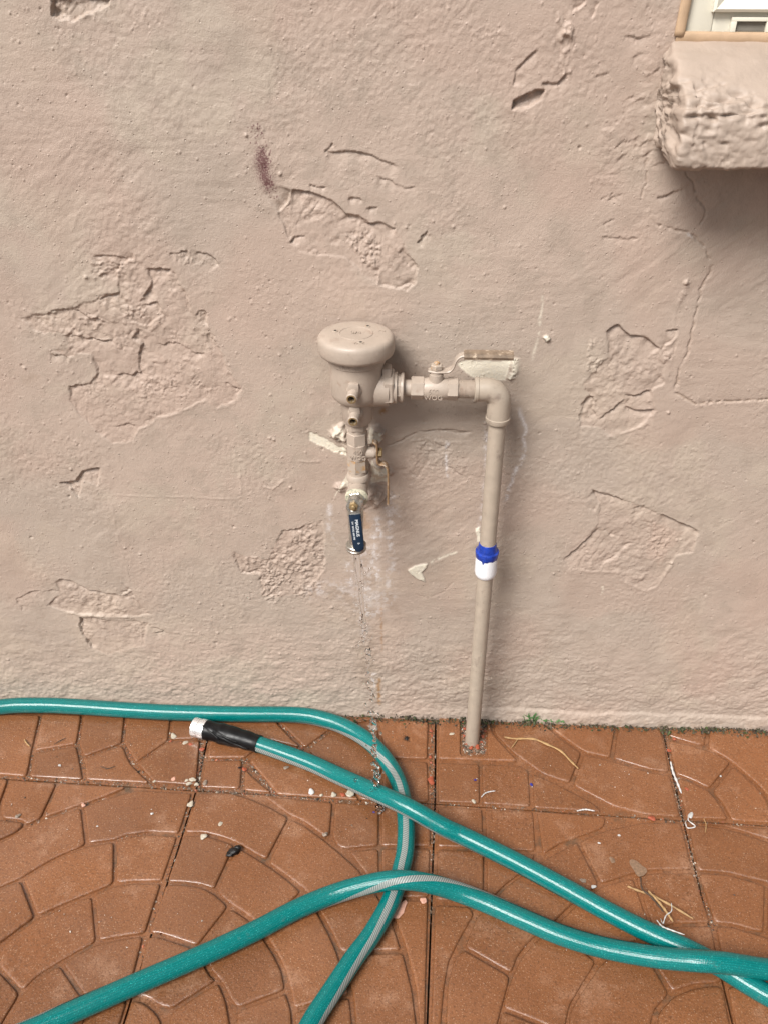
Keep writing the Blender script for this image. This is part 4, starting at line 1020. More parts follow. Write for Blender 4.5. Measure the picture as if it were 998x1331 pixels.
for (px, py) in ((436, 430), (478, 424), (469, 445)):
    p = V(px, py, PY); t = (zrim + hb + 0.0005 - _C[2]) / (ray(px, py)[2]); p = _C + ray(px, py) * t
    s = part('screw', lathe([(0, 0.0036), (0.0012, 0.0036), (0.0014, 0.003)], (p[0], p[1], zrim + hb - 0.0004), (0, 0, 1), 14), M['paint_worn'], bon)
    part('screw_socket', lathe([(0, 0.0020), (0.0003, 0.0020)], (p[0], p[1], zrim + hb + 0.0010), (0, 0, 1), 6), M['dark'], s, False)  # flat black disc carries the socket's shade as colour
for body, rad, ang, sz in (('3/4', 0.0, 0, 0.011), ('PSI', 0.034, 0.25, 0.008), ('VAC', 0.034, -1.4, 0.008)):
    org = (bx + rad * math.cos(ang), PY + rad * math.sin(ang), zrim + hb + (0.0 if rad else 0.0006))
    part('lettering', place(text_mesh(body, sz, 0.0005), org, (1, 0.05, 0), (-0.05, 1, 0), (0, 0, 1)), M['paint'], bon, False)
zb0 = zrim - 0.002
zbb = zof(464, 531, PY - 0.032); zn = zof(466, 556, PY - 0.020)
body = part('breaker_body', lathe([(zb0 + 0.006 - zn, 0.0392), (zb0 - zn, 0.0386), (zb0 - 0.008 - zn, 0.0385), (zb0 - 0.0095 - zn, 0.0366), (zb0 - 0.022 - zn, 0.0360), (zbb + 0.012 - zn, 0.0352), (zbb + 0.005 - zn, 0.0335), (zbb + 0.000 - zn, 0.0290), (zbb - 0.002 - zn, 0.0235), (zbb - 0.010 - zn, 0.0220), (0.004, 0.0210), (0.0, 0.0185)], (bx, PY, zn), (0, 0, 1), 56), M['paint'])
part('inlet_boss', lathe([(0, 0.027), (hx(506) - bx, 0.0250), (hx(507) - bx, 0.0215), (hx(516) - bx, 0.0215)], (bx, PY, zx), Xa, 32), M['paint'], body)
part('inlet_hex', hexnut((hx(499), PY, zx + 0.002), Xa, 0.0265, hx(512) - hx(499), 0.002, 0.52), M['paint'], body)
part('inlet_rib', box((hx(503), PY - 0.004, zx + 0.024), (0.012, 0.020, 0.018), 0.003), M['paint'], body)
tm = text_mesh('DUV 3/4', 0.0085, 0.0005); tv = np.array(tm[0])
tv2 = [np.array([bx + (0.0386 + p[2]) * math.sin(p[0] / 0.041 - 0.15), PY - (0.0386 + p[2]) * math.cos(p[0] / 0.041 - 0.15), zb0 - 0.004 + p[1]]) for p in tv]
part('lettering', (tv2, tm[1]), M['paint'], body, False)
# test cocks
for (px, py, rbody) in ((457, 519, 0.034), (459, 548, 0.0215)):
    yb = PY - rbody; p = V(px, py, yb - 0.018); axd = np.array([-0.10, -1.0, -0.12]); axd /= np.linalg.norm(axd)
    o0 = p - axd * 0.024
    tc = part('test_cock', join(lathe([(0, 0.0115), (0.006, 0.0105), (0.0085, 0.0085), (0.010, 0.0075), (0.0235, 0.0075), (0.0245, 0.0066), (0.0246, 0.0046), (0.016, 0.0044)], o0, axd, 24, cap=False),
                                box(o0 + axd * 0.007 + np.array([0, 0, 0.008]), (0.015, 0.012, 0.012), 0.003)), M['paint'])
    part('brass_bore', lathe([(0.0225, 0.0066), (0.0248, 0.0063), (0.0249, 0.0046), (0.016, 0.0044), (0.0155, 0.0)], o0, axd, 20, cap=False), M['brass'], tc)
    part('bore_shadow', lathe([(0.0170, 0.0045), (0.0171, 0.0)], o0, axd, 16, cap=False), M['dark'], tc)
# lower stack
Zm = lambda py, r=0.014: zof(466, py, PY - r)
xs = float(V(465, 590, PY)[0])
def stack(py0, py1, r, name, segs=32, ch=0.001, phase=0.0, mat='paint', parent=None):
    z1, z0 = Zm(py0), Zm(py1); L = z1 - z0
    return part(name, lathe([(0, r - ch), (ch, r), (L - ch, r), (L, r - ch)], (xs, PY, z0), (0, 0, 1), segs, phase), M[mat], parent, True, 30)
stack(552, 563, 0.0158, 'hex_bushing', 6, 0.002, 0.1); stack(562, 571, 0.0125, 'pipe_nipple')
lbv = part('ball_valve', lathe([(0, 0.0130), (0.001, 0.0145), (Zm(581) - Zm(601) - 0.001, 0.0148), (Zm(581) - Zm(601), 0.0130)], (xs, PY, Zm(601)), (0, 0, 1), 32), M['paint'])
stack(567, 582, 0.0152, 'hex_end', 6, 0.001, 0.35, 'paint', lbv); stack(600, 617, 0.0150, 'hex_end', 6, 0.001, 0.35, 'paint_worn', lbv)
for line, dz in (('400', 0.0045), ('WOG', -0.0045)):
    part('lettering', place(text_mesh(line, 0.0088, 0.0006), (xs + 0.0015, PY - 0.0147, Zm(592) + dz), (1, 0, 0), (0, 0, 1), (0, -1, 0)), M['paint'], lbv, False)
zs = Zm(588, 0.0)
zs = zof(480, 588, PY)
part('stem_boss', lathe([(0.008, 0.0090), (0.024, 0.0082), (0.0245, 0.0072), (0.026, 0.0072), (0.0262, 0.0055), (0.034, 0.0055)], (xs, PY, zs), Xa, 24), M['paint'], lbv)
x0l = xs + 0.0272
def L3(px, py): 
    return float(V(px, py, PY)[2])
llp = smooth_path([(x0l - 0.006, PY, L3(487, 573)), (x0l, PY, L3(490, 577)), (x0l + 0.0005, PY, zs), (x0l + 0.001, PY, L3(492, 598)), (x0l + 0.004, PY, L3(495, 602)), (x0l + 0.011, PY, L3(502, 603)), (x0l + 0.0155, PY, L3(507, 610)), (x0l + 0.016, PY, L3(508, 630)), (x0l + 0.016, PY, L3(508, 653))], 80)
llv = part('lever_handle', strap(llp, (0, 1, 0), np.interp(np.linspace(0, 1, len(llp)), [0, 0.15, 0.35, 0.5, 1], [0.010, 0.018, 0.016, 0.013, 0.015]), 0.0026), M['rust'], lbv)
part('lever_nut', hexnut((x0l + 0.001, PY, zs), Xa, 0.0072, 0.0065, 0.001, 0.2), M['brass'], llv)
stack(616, 626, 0.0130, 'pipe_nipple')
# elbow turning to the viewer
z_e = zof(463, 645, PY - 0.028)
ep = [np.array([xs, PY, Zm(621)]), np.array([xs, PY, Zm(623)]), np.array([xs, PY, Zm(628)])]
er = [0.0148, 0.0165, 0.0165]
ztb = Zm(629)
rad = min(0.016, ztb - z_e) if ztb > z_e else 0.012
ep += [np.array([xs, PY, ztb - 0.001])]; er += [0.0145]
for t in np.linspace(0, math.pi / 2, 10): ep.append(np.array([xs, PY - 0.014 * (1 - math.cos(t)), z_e + 0.014 - 0.014 * math.sin(t)])); er.append(0.0142)
ep += [np.array([xs, PY - 0.022, z_e]), np.array([xs, PY - 0.0225, z_e]), np.array([xs, PY - 0.033, z_e])]; er += [0.0142, 0.0160, 0.0160]
lel = part('outlet_elbow', tube(ep, er, 32), M['paint'])
part('mineral_ring', lathe([(0, 0.0162), (0.002, 0.0163), (0.004, 0.0145), (0.005, 0.0120)], (xs, PY - 0.0318, z_e), (0, -1, 0), 32, wob=0.03), M['gasket'], lel)
part('wall_stub', tube([(xs, PY + 0.008, z_e + 0.006), (xs, PY + 0.04, z_e + 0.006), (xs, 0.03, z_e + 0.006)], 0.0125, 24), M['paint'], lel)
# spigot
yS = PY - 0.035
oc = V(463, 711, PY - 0.068)
bib_path = smooth_path([(xs, yS + 0.006, z_e), (xs, yS - 0.006, z_e), (xs - 0.0005, yS - 0.018, z_e - 0.004), (oc[0], yS - 0.028, z_e - 0.018), (oc[0], oc[1], oc[2] + 0.014), (oc[0], oc[1], oc[2])], 60)
bib = part('spigot', tube(bib_path, np.interp(np.linspace(0, 1, len(bib_path)), [0, 0.25, 0.45, 0.8, 1], [0.0100, 0.0115, 0.0118, 0.0095, 0.0098]), 28), M['chrome'])
part('spigot_collar', hexnut((xs, yS + 0.003, z_e), (0, -1, 0), 0.0132, 0.008, 0.0012, 0.2), M['chrome'], bib)
part('outlet_ring', lathe([(0, 0.0112), (0, 0.0138), (0.0012, 0.0146), (0.0035, 0.0146), (0.0042, 0.0140), (0.0056, 0.0140), (0.0064, 0.0146), (0.0090, 0.0146), (0.0100, 0.0136), (0.0100, 0.0090)], oc - np.array([0, 0, 0.004]), (0, 0, 1), 40, cap=False), M['chrome'], bib)
bp = V(460, 657, yS - 0.030)
stem_dir = np.array([-0.05, -0.75, 0.66]); stem_dir /= np.linalg.norm(stem_dir)
sb = np.array(bp)
part('stem_bonnet', join(lathe([(-0.024, 0.0105), (-0.010, 0.0105), (-0.008, 0.0085), (-0.002, 0.0085)], sb, stem_dir, 24)), M['chrome'], bib)
dn = np.array(V(467, 716, PY - 0.080)) - sb; dn /= np.linalg.norm(dn)
ln = float(np.linalg.norm(np.array(V(467, 716, PY - 0.080)) - sb))
side = np.cross(dn, stem_dir); side /= np.linalg.norm(side); nrmv = np.cross(side, dn); nrmv /= np.linalg.norm(nrmv)
if nrmv @ stem_dir < 0: nrmv = -nrmv
hp = smooth_path([sb - dn * 0.010, sb, sb + dn * 0.012, sb + dn * 0.02], 16)
lv2 = part('lever_handle', strap(hp, side, [0.022 * (0.5 + 0.5 * min(1, 3 * t)) if t < 0.5 else 0.018 for t in np.linspace(0, 1, len(hp))], 0.003), M['chrome'], bib)
part('lever_ear', box(sb - side * 0.011 - dn * 0.002, (0.006, 0.006, 0.010), 0.0015), M['chrome'], lv2)
part('lever_nut', join(hexnut(sb + nrmv * 0.0012, nrmv, 0.0066, 0.0055, 0.001, 0.3), lathe([(0, 0.003), (0.0085, 0.003), (0.009, 0.002)], sb + nrmv * 0.001, nrmv, 14)), M['brass'], lv2)
g0, g1 = 0.0125, ln
def grip_mesh(w, th, l0, l1):
    out = []
    for (t0, wk) in ((0, 0.92), (0.02, 1.0), (0.30, 1.0), (0.86, 0.96), (0.93, 0.88), (0.975, 0.68), (1.0, 0.30)):
        out.append((l0 + (l1 - l0) * t0, w * wk))
    vs, fs = [], []
    K = 12
    for d, ww in out:
        for k in range(K):
            th_ = 2 * math.pi * k / K; cx_, cy_ = math.cos(th_), math.sin(th_)
            sx_ = math.copysign(abs(cx_) ** 0.35, cx_); sy_ = math.copysign(abs(cy_) ** 0.5, cy_)
            vs.append(sb + dn * d + side * ww * 0.5 * sx_ + nrmv * th * 0.5 * sy_)
    n = len(out)
    for i in range(n - 1):
        for k in range(K): fs.append((i * K + k, i * K + (k + 1) % K, (i + 1) * K + (k + 1) % K, (i + 1) * K + k))
    fs.append(tuple(range(K - 1, -1, -1))); fs.append(tuple(range((n - 1) * K, n * K)))
    return vs, fs
bg_ = part('blue_grip', grip_mesh(0.0170, 0.0068, g0, g1), M['blue'], lv2, True, 50)
bg_['label'] = 'blue vinyl lever grip with white print'
if side[0] < 0: side = -side
tm_ = g0 + (g1 - g0) * 0.45
part('lettering', place(text_mesh('MAGNUS', 0.0062, 0.0001), sb + dn * (g0 + (g1 - g0) * 0.36) + side * 0.0015 + nrmv * 0.0035, dn, side, nrmv), M['letter'], bg_, False)
part('lettering', place(text_mesh('3/4  WOG 600 PSI', 0.0036, 0.0001), sb + dn * (g0 + (g1 - g0) * 0.42) - side * 0.0042 + nrmv * 0.0035, dn, side, nrmv), M['letter'], bg_, False)
part('lettering', place(text_mesh('I-', 0.0050, 0.0001), sb + dn * (g0 + (g1 - g0) * 0.78) + side * 0.001 + nrmv * 0.0035, dn, side, nrmv), M['letter'], bg_, False)

# ------------------------------------------------------------------ HOSE
HR = 0.0142
ctl = [  # px, py, height of the centre in radii, stripe angle
 (266,948,1.15,70),(290,954,1.15,75),(333,966,1.1,80),(400,990,1,88),(440,1008,1.2,94),(480,1026,2.2,98),(528,1048,2.9,104),(575,1074,1.9,112),(605,1088,1.2,118),(668,1119,1,128),(730,1152,1,140),(784,1182,1,None),(837,1209,1,None),(891,1233,1,None),(935,1256,1,None),(972,1279,1,None),(1010,1300,1,None),
 (1090,1335,1,None),(1190,1345,1,None),(1260,1310,1,None),(1200,1275,1.2,None),(1080,1268,1.6,None),
 (998,1260,2.2,360+100),(945,1252,3.0,None),(905,1249,2.9,None),(850,1244,1.6,None),(784,1232,1,None),(730,1216,1,None),(680,1195,1,360+65),(630,1173,1,360+48),(593,1159,1.4,360+28),(560,1149,2.3,360+2),(525,1144,2.95,360-30),(490,1147,2.4,360-66),(440,1160,1.3,360-108),(390,1180,1,360-130),(340,1206,1,None),(290,1230,1,None),(240,1252,1,None),(175,1280,1,None),(100,1313,1,360-290),(62,1330,1,360-310),
 (-10,1365,1,None),(-60,1420,1,None),(0,1490,1,None),(160,1510,1,None),(310,1455,1,None),(375,1385,1,-300+360),
 (406,1328,1,68),(428,1294,1,60),(460,1246,1,48),(485,1212,1,30),(509,1168,1,10),(522,1127,1,0),(527,1100,1,-3),(527,1060,1,-5),(519,1020,1,-12),(504,991,1,-35),(482,966,1,-72),(455,948,1,-92),(425,936,1,-112),(385,929,1,-128),(300,928,1,None),(200,925,1,None),(100,917,1,None),(50,915,1,None),(0,919,1,-200),
 (-100,935,1,None),(-260,985,1,None),(-420,1000,1,-250)]
CP = np.array([G(x, y, HR * k) for x, y, k, a in ctl])
CP[:, 1] = np.minimum(CP[:, 1], -HR - 0.006)
hose_path = smooth_path(CP, len(CP) * 14)
per = (len(hose_path) - 1) // (len(CP) - 1)
ki = [i for i, c in enumerate(ctl) if c[3] is not None]
phi = np.interp(np.arange(len(hose_path)) / per, ki, [ctl[i][3] for i in ki])
start = 0
T = np.gradient(hose_path, axis=0); T /= np.linalg.norm(T, axis=1)[:, None]
S = np.r_[0, np.cumsum(np.linalg.norm(np.diff(hose_path, axis=0), axis=1))]
Nn = np.cross(T, np.array([0, 0, 1.0])); Nn /= np.linalg.norm(Nn, axis=1)[:, None]
Up = np.cross(Nn, T)
def ring_mesh(i0, i1, r, angs, uvk=1.0):
    vs, uv, fs = [], [], []
    m = len(angs[i0]) if isinstance(angs, list) else angs
    for i in range(i0, i1):
        an = angs[i] if isinstance(angs, list) else np.linspace(0, 2 * math.pi, angs)
        for j, a in enumerate(an):
            vs.append(hose_path[i] + (Up[i] * math.cos(a) + Nn[i] * math.sin(a)) * (r[i] if hasattr(r, '__len__') else r))
            uv.append((j / (len(an) - 1), S[i]))
    m = len(an)
    for i in range(i1 - i0 - 1):
        for j in range(m - 1): fs.append((i * m + j, i * m + j + 1, (i + 1) * m + j + 1, (i + 1) * m + j))
    return vs, fs, uv
hose = empty('garden_hose', G(530, 1100)); 
tag(hose, 'teal garden hose with grey braided stripe looped over the brown paving', 'hose')
vs, fs, uv = ring_mesh(0, len(hose_path), HR, 25)
mk('hose_tube', vs, fs, M['hose'], hose, uvs=uv)
half = 0.31
angs = [np.linspace(R(p) - half, R(p) + half, 7) for p in phi]
vs, fs, uv = ring_mesh(0, len(hose_path), HR + 0.00035, angs)
mk('braided_stripe', vs, fs, M['stripe'], hose, uvs=uv)
# tape over the end and the metal coupling
e1 = 0
while S[e1] < np.linalg.norm(np.array(G(335, 966, HR)) - CP[0]): e1 += 1
rt = []
for i in range(e1 + 1):
    t = S[i] / S[e1]; r = HR + 0.0030 - 0.0018 * sstep(np.array(t), 0.45, 1.0) + 0.0006 * math.sin(t * 26) + (0.0010 if 0.30 < t < 0.50 else 0)
    rt.append(float(r))
vs, fs, uv = ring_mesh(0, e1 + 1, rt, 25)
vs = np.array(vs)
tp = mk('black_tape', vs, fs, M['tape'], hose)
# diagonal folds of tape
for k, (t0, t1, a0, a1) in enumerate(((0.05, 0.55, 20, 75), (0.25, 0.8, 10, 70), (0.35, 0.95, 40, 100))):
    pts = []
    for t in np.linspace(0, 1, 16):
        i = int((t0 + (t1 - t0) * t) * e1); a = R(a0 + (a1 - a0) * t); pts.append(hose_path[i] + (Up[i] * math.cos(a) + Nn[i] * math.sin(a)) * (rt[i] - 0.0006))
    mk('tape_fold', *tube(pts, 0.0016, 8), M['tape'], tp)
d0 = -T[0]
cpl_ = mk('metal_coupling', *lathe([(-0.004, 0.0150), (-0.0035, 0.0178), (0.006, 0.0178), (0.0072, 0.0166), (0.0090, 0.0166), (0.0100, 0.0172), (0.020, 0.0172), (0.0212, 0.0160), (0.0212, 0.0125), (0.012, 0.0120)], hose_path[0], d0, 20, cap=False), M['alu'], hose)
sharp(cpl_, 30)
mk('washer', *lathe([(0.0122, 0.0121), (0.0121, 0.006), (0.0110, 0.0055)], hose_path[0], d0, 20, cap=False), M['tape'], cpl_)

# ------------------------------------------------------------------ FALLING WATER
def blob(c, r, sq=(1, 1, 1), seed_=0, sub=2, amp=0.25, freq=1.7):
    bm = bmesh.new(); bmesh.ops.create_icosphere(bm, subdivisions=sub, radius=1.0)
    rr = np.random.default_rng(seed_); ph = rr.uniform(0, 6.3, 6)
    vs = []
    for v in bm.verts:
        p = np.array(v.co); k = 1 + amp * (math.sin(freq * p[0] * 2 + ph[0]) * math.cos(freq * p[1] * 2 + ph[1]) + 0.6 * math.sin(freq * 3 * p[2] + ph[2]) * math.sin(freq * 2.4 * p[0] + ph[3]))
        vs.append(np.array(c) + p * k * r * np.array(sq))
    bm.verts.index_update(); fs = [tuple(v.index for v in f.verts) for f in bm.faces]; bm.free(); return vs, fs
wst = np.array(oc) - np.array([0, 0, 0.006]); wen = np.array(G(493, 1050, 0.006))
tt = np.linspace(0, 1, 60); wpath = np.stack([wst[0] + (wen[0] - wst[0]) * tt ** 0.8, wst[1] + (wen[1] - wst[1]) * tt ** 0.7, wst[2] + (wen[2] - wst[2]) * tt], -1)
water = empty('water_stream', wst); tag(water, 'clear broken trickle of water falling from the spigot onto the hose', 'water')
wr = 0.0014 + 0.0015 * np.abs(np.sin(tt * 31) * np.sin(tt * 17 + 1)) + 0.0012 * np.exp(-tt * 12)
wj = wpath.copy(); wj[:, 0] += 0.0022 * np.sin(tt * 40) * tt * 1.2
mk('thin_jet', *tube(wj[:16], wr[:16] * 1.5, 10), M['water'], water)
wk = wpath.copy(); wk[:, 0] += 0.004 * np.sin(tt * 23 + 1.0) * (0.3 + tt) + 0.004; wk[:, 1] -= 0.003 * np.cos(tt * 19)
wm = wpath.copy(); wm[:, 0] += 0.0035 * np.sin(tt * 31 + 2.0) - 0.003; wm[:, 1] -= 0.002
for a_, b_ in ((1, 7), (12, 17)): mk('thin_jet', *tube(wm[a_:b_], 0.0013 * np.sin(np.linspace(0.15, 3.0, b_ - a_)) + 0.0003, 10), M['water'], water)
for a_, b_ in ((2, 10), (19, 23), (30, 33)): mk('thin_jet', *tube(wk[a_:b_], wr[a_:b_] * np.sin(np.linspace(0.15, 3.0, b_ - a_)) + 0.0003, 10), M['water'], water)
for k in range(64):
    t = rng.uniform(0.05, 1.0); c = np.array([np.interp(t, tt, wj[:, i]) for i in range(3)]) + rng.normal(0, 1, 3) * np.array([0.0065, 0.005, 0.004]); c[2] = max(c[2], 0.004)
    mk('droplet', *blob(c, rng.uniform(0.0010, 0.0026), (1, 1, 1.3), 200 + k, 2, 0.15), M['water'], water)
dr = [(0.24, 2.0), (0.27, 2.6), (0.30, 2.2), (0.335, 2.6), (0.36, 3.0), (0.39, 2.0), (0.46, 2.2), (0.48, 1.6), (0.535, 2.4), (0.61, 2.2), (0.655, 2.6), (0.68, 2.0), (0.72, 2.6), (0.765, 2.2), (0.81, 2.4), (0.43, 2.4), (0.50, 1.8), (0.58, 2.4), (0.63, 4.6), (0.70, 2.2), (0.745, 3.0), (0.79, 3.0), (0.83, 3.6), (0.858, 4.2), (0.885, 4.6), (0.905, 3.4), (0.925, 4.6), (0.945, 3.2), (0.96, 4.8), (0.985, 4.4), (1.0, 5.0)]
for k, (t, r) in enumerate(dr):
    c = np.array([np.interp(t, tt, wj[:, i]) for i in range(3)]) + rng.normal(0, 0.0012, 3); c[2] = max(c[2], 0.006)
    mk('droplet', *blob(c, r * 0.0014, (0.95, 0.95, 1.25), k, 2, 0.30, 2.3), M['water'], water)
for k, (px, py, r, z) in enumerate(((462, 1014, 3.2, 0.042), (488, 936, 2.2, 0.03), (497, 1052, 3.6, 0.004), (494, 1042, 2.6, 0.012), (484, 945, 2.0, 0.05), (481, 1012, 2.0, 0.03))):
    mk('droplet', *blob(G(px, py, z), r * 0.001, (1, 1, 0.9), 50 + k, 2, 0.2), M['water'], water)

# ------------------------------------------------------------------ GRIT in the joints (nobody could count it)
def grit_cloud(name, lines, count, spread, size, cols, label, z0=-0.005, zj=0.0015, cat='grit'):
    vs, fs, tint = [], [], []
    tet = np.array([(1, 0, -0.7), (-0.5, 0.87, -0.7), (-0.5, -0.87, -0.7), (0, 0, 1.0), (0.5, 0.6, 0.5)])
    tf = ((0, 1, 2), (0, 4, 1), (0, 3, 4), (1, 4, 3), (1, 3, 2), (0, 2, 3))
    segs = []
    for ln in lines:
        P = [np.array(G(x, y)) for x, y in ln[0]]
        for a, b in zip(P[:-1], P[1:]): segs.append((a, b, np.linalg.norm(b - a) * ln[1]))
    w = np.array([s[2] for s in segs]); w /= w.sum()
    for k in rng.choice(len(segs), count, p=w):
        a, b, _ = segs[k]; d = (b - a) / np.linalg.norm(b - a); nn = np.array([-d[1], d[0], 0])
        p = a + (b - a) * rng.random() + nn * rng.normal(0, spread); p[2] = z0 + rng.random() * zj
        if p[1] > -0.003: continue
        r = size * math.exp(rng.normal(0, 0.45)); th = rng.uniform(0, 6.28); c, s = math.cos(th), math.sin(th)
        q = tet * rng.uniform(0.6, 1.3, (5, 1)) * r * np.array([1, rng.uniform(0.5, 1), rng.uniform(0.4, 0.9)])
        q = np.stack([q[:, 0] * c - q[:, 1] * s, q[:, 0] * s + q[:, 1] * c, q[:, 2]], -1)
        i0 = len(vs); vs.extend(p + q); fs.extend([tuple(i0 + i for i in f) for f in tf])
        col = cols[rng.choice(len(cols))]; kk = rng.uniform(0.6, 1.3); tint.extend([(col[0] * kk, col[1] * kk, col[2] * kk, 1)] * 5)
    o = mk(name, vs, fs, M['grit'], None, False)
    at = o.data.attributes.new('tint', 'FLOAT_COLOR', 'POINT'); at.data.foreach_set('color', np.array(tint, np.float32).ravel())
    tag(o, label, cat, None, 'stuff'); return o
DARK = [(0.05, 0.035, 0.025), (0.08, 0.055, 0.035), (0.12, 0.08, 0.05), (0.16, 0.12, 0.085), (0.22, 0.17, 0.13), (0.30, 0.10, 0.05), (0.45, 0.40, 0.33)]
JL = [([(602,940),(606,975)], 9), ([(627,942),(627,976)], 9), ([(603,974),(630,976)], 10), ([(610,950),(622,972)], 8), ([(0,1008),(110,1014),(200,1019),(255,1024)], 2.2), ([(255,1024),(360,1031),(435,1039)], 3.0), ([(435,1039),(490,1043),(560,1044)], 1.5), ([(568,1043),(693,1050),(837,1062),(998,1073)], 0.8),
      ([(268,935),(263,965),(258,1020)], 3.0), ([(54,930),(42,978),(37,1008)], 1.3), ([(108,932),(101,967),(110,1013)], 1.3), ([(164,935),(160,966),(172,992),(200,1018)], 1.8), ([(176,992),(220,962),(225,940)], 1.4), ([(43,977),(101,967)], 0.8), ([(108,984),(160,966)], 1.0),
      ([(363,938),(396,973)], 3.0), ([(428,949),(396,973)], 2.5), ([(318,986),(340,1010),(360,1031)], 4.0), ([(318,998),(314,1026)], 3.0), ([(266,987),(318,985)], 2.0), ([(561,938),(560,985),(562,1043)], 2.2), ([(563,1046),(561,1120),(558,1200)], 0.8),
      ([(864,950),(875,1000),(888,1065),(902,1120),(926,1209)], 1.6), ([(250,1035),(233,1090),(208,1170),(180,1250)], 0.7), ([(492,938),(560,940)], 1.4), ([(300,930),(490,936)], 1.0), ([(0,1064),(30,1067),(54,1064),(108,1045),(142,1034)], 0.7), ([(150,1092),(163,1086),(195,1082)], 1.0)]
grit_cloud('joint_grit', JL, 8000, 0.0030, 0.0013, DARK, 'dark grit and crumbs packed in the joints between paving tiles')
FL = [([(0,960),(250,975)], 1), ([(0,1050),(250,1060),(480,1070)], 1), ([(300,960),(480,1020)], 1), ([(490,950),(560,1000)], 1.6), ([(570,1000),(990,1040)], 0.8), ([(0,1180),(400,1200)], 0.7), ([(560,1200),(990,1210)], 0.7)]
grit_cloud('scattered_grit', FL, 650, 0.030, 0.0007, DARK + [(0.6, 0.55, 0.48)] * 4, 'fine pale crumbs sprinkled over the brown paving', 0.0004, 0.0008)
MOSS = [(0.11, 0.08, 0.05), (0.075, 0.052, 0.032), (0.05, 0.04, 0.026), (0.060, 0.045, 0.030), (0.040, 0.030, 0.020), (0.09, 0.065, 0.04), (0.030, 0.040, 0.012), (0.045, 0.055, 0.018), (0.06, 0.05, 0.025), (0.025, 0.022, 0.014), (0.10, 0.085, 0.045), (0.055, 0.075, 0.02)]
ML = [([(597,938),(640,938),(700,940)], 2.0), ([(700,940),(780,943),(860,945)], 1.6), ([(860,945),(930,949),(1000,952)], 2.2), ([(230,917),(275,919)], 1.2), ([(300,925),(600,938)], 0.8), ([(0,912),(300,925)], 0.5)]
grit_cloud('moss', ML, 3600, 0.0065, 0.0019, MOSS, 'dark moss and soil along the foot of the wall', -0.003, 0.008, 'moss')

# ------------------------------------------------------------------ small things lying about
def chip(name, px, py, size, mat, label, cat, group=None, flat=0.55, elong=1.3, z=0.0):
    c = np.array(G(px, py, 0.0)); r = size * 0.00042
    vs, fs = blob((0, 0, 0), r, (elong, 1.0, flat), int(px * 13 + py), 2, 0.30, 1.3)
    th = rng.uniform(0, 6.28); cs, sn = math.cos(th), math.sin(th)
    vs = [np.array([c[0] + p[0] * cs - p[1] * sn, c[1] + p[0] * sn + p[1] * cs, z + r * flat * 0.6 + p[2]]) for p in vs]
    o = mk(name, vs, fs, M[mat], None, False); tag(o, label, cat, group); return o
g = 'red chips around the riser pipe'
for k, (px, py, s) in enumerate(((602, 938, 6), (604, 946, 6), (603, 955, 5), (627, 956, 6), (625, 963, 5), (612, 971, 8), (620, 970, 9), (606, 966, 5), (630, 949, 4))):
    chip('brick_chip', px, py, s, 'redchip', 'orange-red brick chip in the gap around the riser pipe foot', 'brick chip', g, z=-0.003)
g = 'red chips in the joint beside the curved hose'
for px, py, s in ((560, 949, 7), (561, 955, 5), (559, 983, 6), (560, 990, 5)):
    chip('brick_chip', px, py, s, 'redchip', 'small red chip in the tile joint between hose bend and riser pipe', 'brick chip', g, z=-0.003)
chip('brick_chip', 560, 1014, 13, 'redchip', 'largest red chip in the joint beside the hose bend', 'brick chip', None, 0.4, 1.8, -0.002)
chip('brick_chip', 847, 1063, 10, 'redchip', 'orange-red chip in the joint left of the tile corner', 'brick chip', None, 0.5, 1.4, -0.002)
chip('brick_chip', 876, 960, 7, 'redchip', 'upper of two red chips in the right-hand joint near the wall', 'brick chip', None, z=-0.002)
chip('brick_chip', 869, 975, 7, 'redchip', 'lower of two red chips in the right-hand joint near the wall', 'brick chip', None, z=-0.002)
g = 'red chips by the hose end'
for px, py, s in ((249, 968, 9), (263, 974, 8), (222, 964, 6), (318, 1000, 9), (367, 968, 6), (446, 1033, 8), (235, 966, 6)):
    chip('brick_chip', px, py, s, 'redchip', 'small red chip among debris around the taped hose end', 'brick chip', g, z=-0.001)
chip('pebble', 312, 998, 5, 'black', 'tiny black crumb beside a red chip near the taped hose end', 'pebble', None, z=0)
chip('plaster_chip', 226, 957, 11, 'whitechip', 'pale flat chip left of the metal hose coupling', 'chip', None, 0.3, 1.5)
chip('plaster_chip', 241, 966, 9, 'whitechip', 'white chip just below the metal hose coupling', 'chip', None, 0.5, 1.2)
g = 'white chips at the joint crossing'
for px, py, s in ((251, 1014, 9), (246, 1019, 8), (256, 1020, 8), (243, 1015, 7)):
    chip('plaster_chip', px, py, s, 'whitechip', 'white chip in the cluster at the left tile corner', 'chip', g)
chip('plaster_chip', 248, 1046, 10, 'whitechip', 'white chip lying in the joint below the left tile corner', 'chip', None, 0.4, 1.5)
chip('plaster_chip', 201, 1016, 5, 'whitechip', 'small white chip on the joint left of the tile corner', 'chip', None)
chip('pebble', 267, 1018, 9, 'greychip', 'grey-brown pebble right of the white chip cluster', 'pebble', None)
chip('pebble', 226, 1013, 8, 'pinkchip', 'pinkish pebble left of the white chip cluster', 'pebble', None, 0.4)
chip('plaster_chip', 265, 1088, 11, 'whitechip', 'grey-white chip left of the black clump', 'chip', None, 0.5, 1.2)
chip('plaster_chip', 287, 1071, 8, 'whitechip', 'small flat chip above the black clump', 'chip', None, 0.3, 1.6)
chip('plaster_chip', 405, 1030, 10, 'clear', 'translucent white chip left of the row along the straight hose', 'chip', None, 0.5)
chip('plaster_chip', 434, 1034, 10, 'whitechip', 'white chip, middle of the row below the straight hose', 'chip', None, 0.6, 1.2)
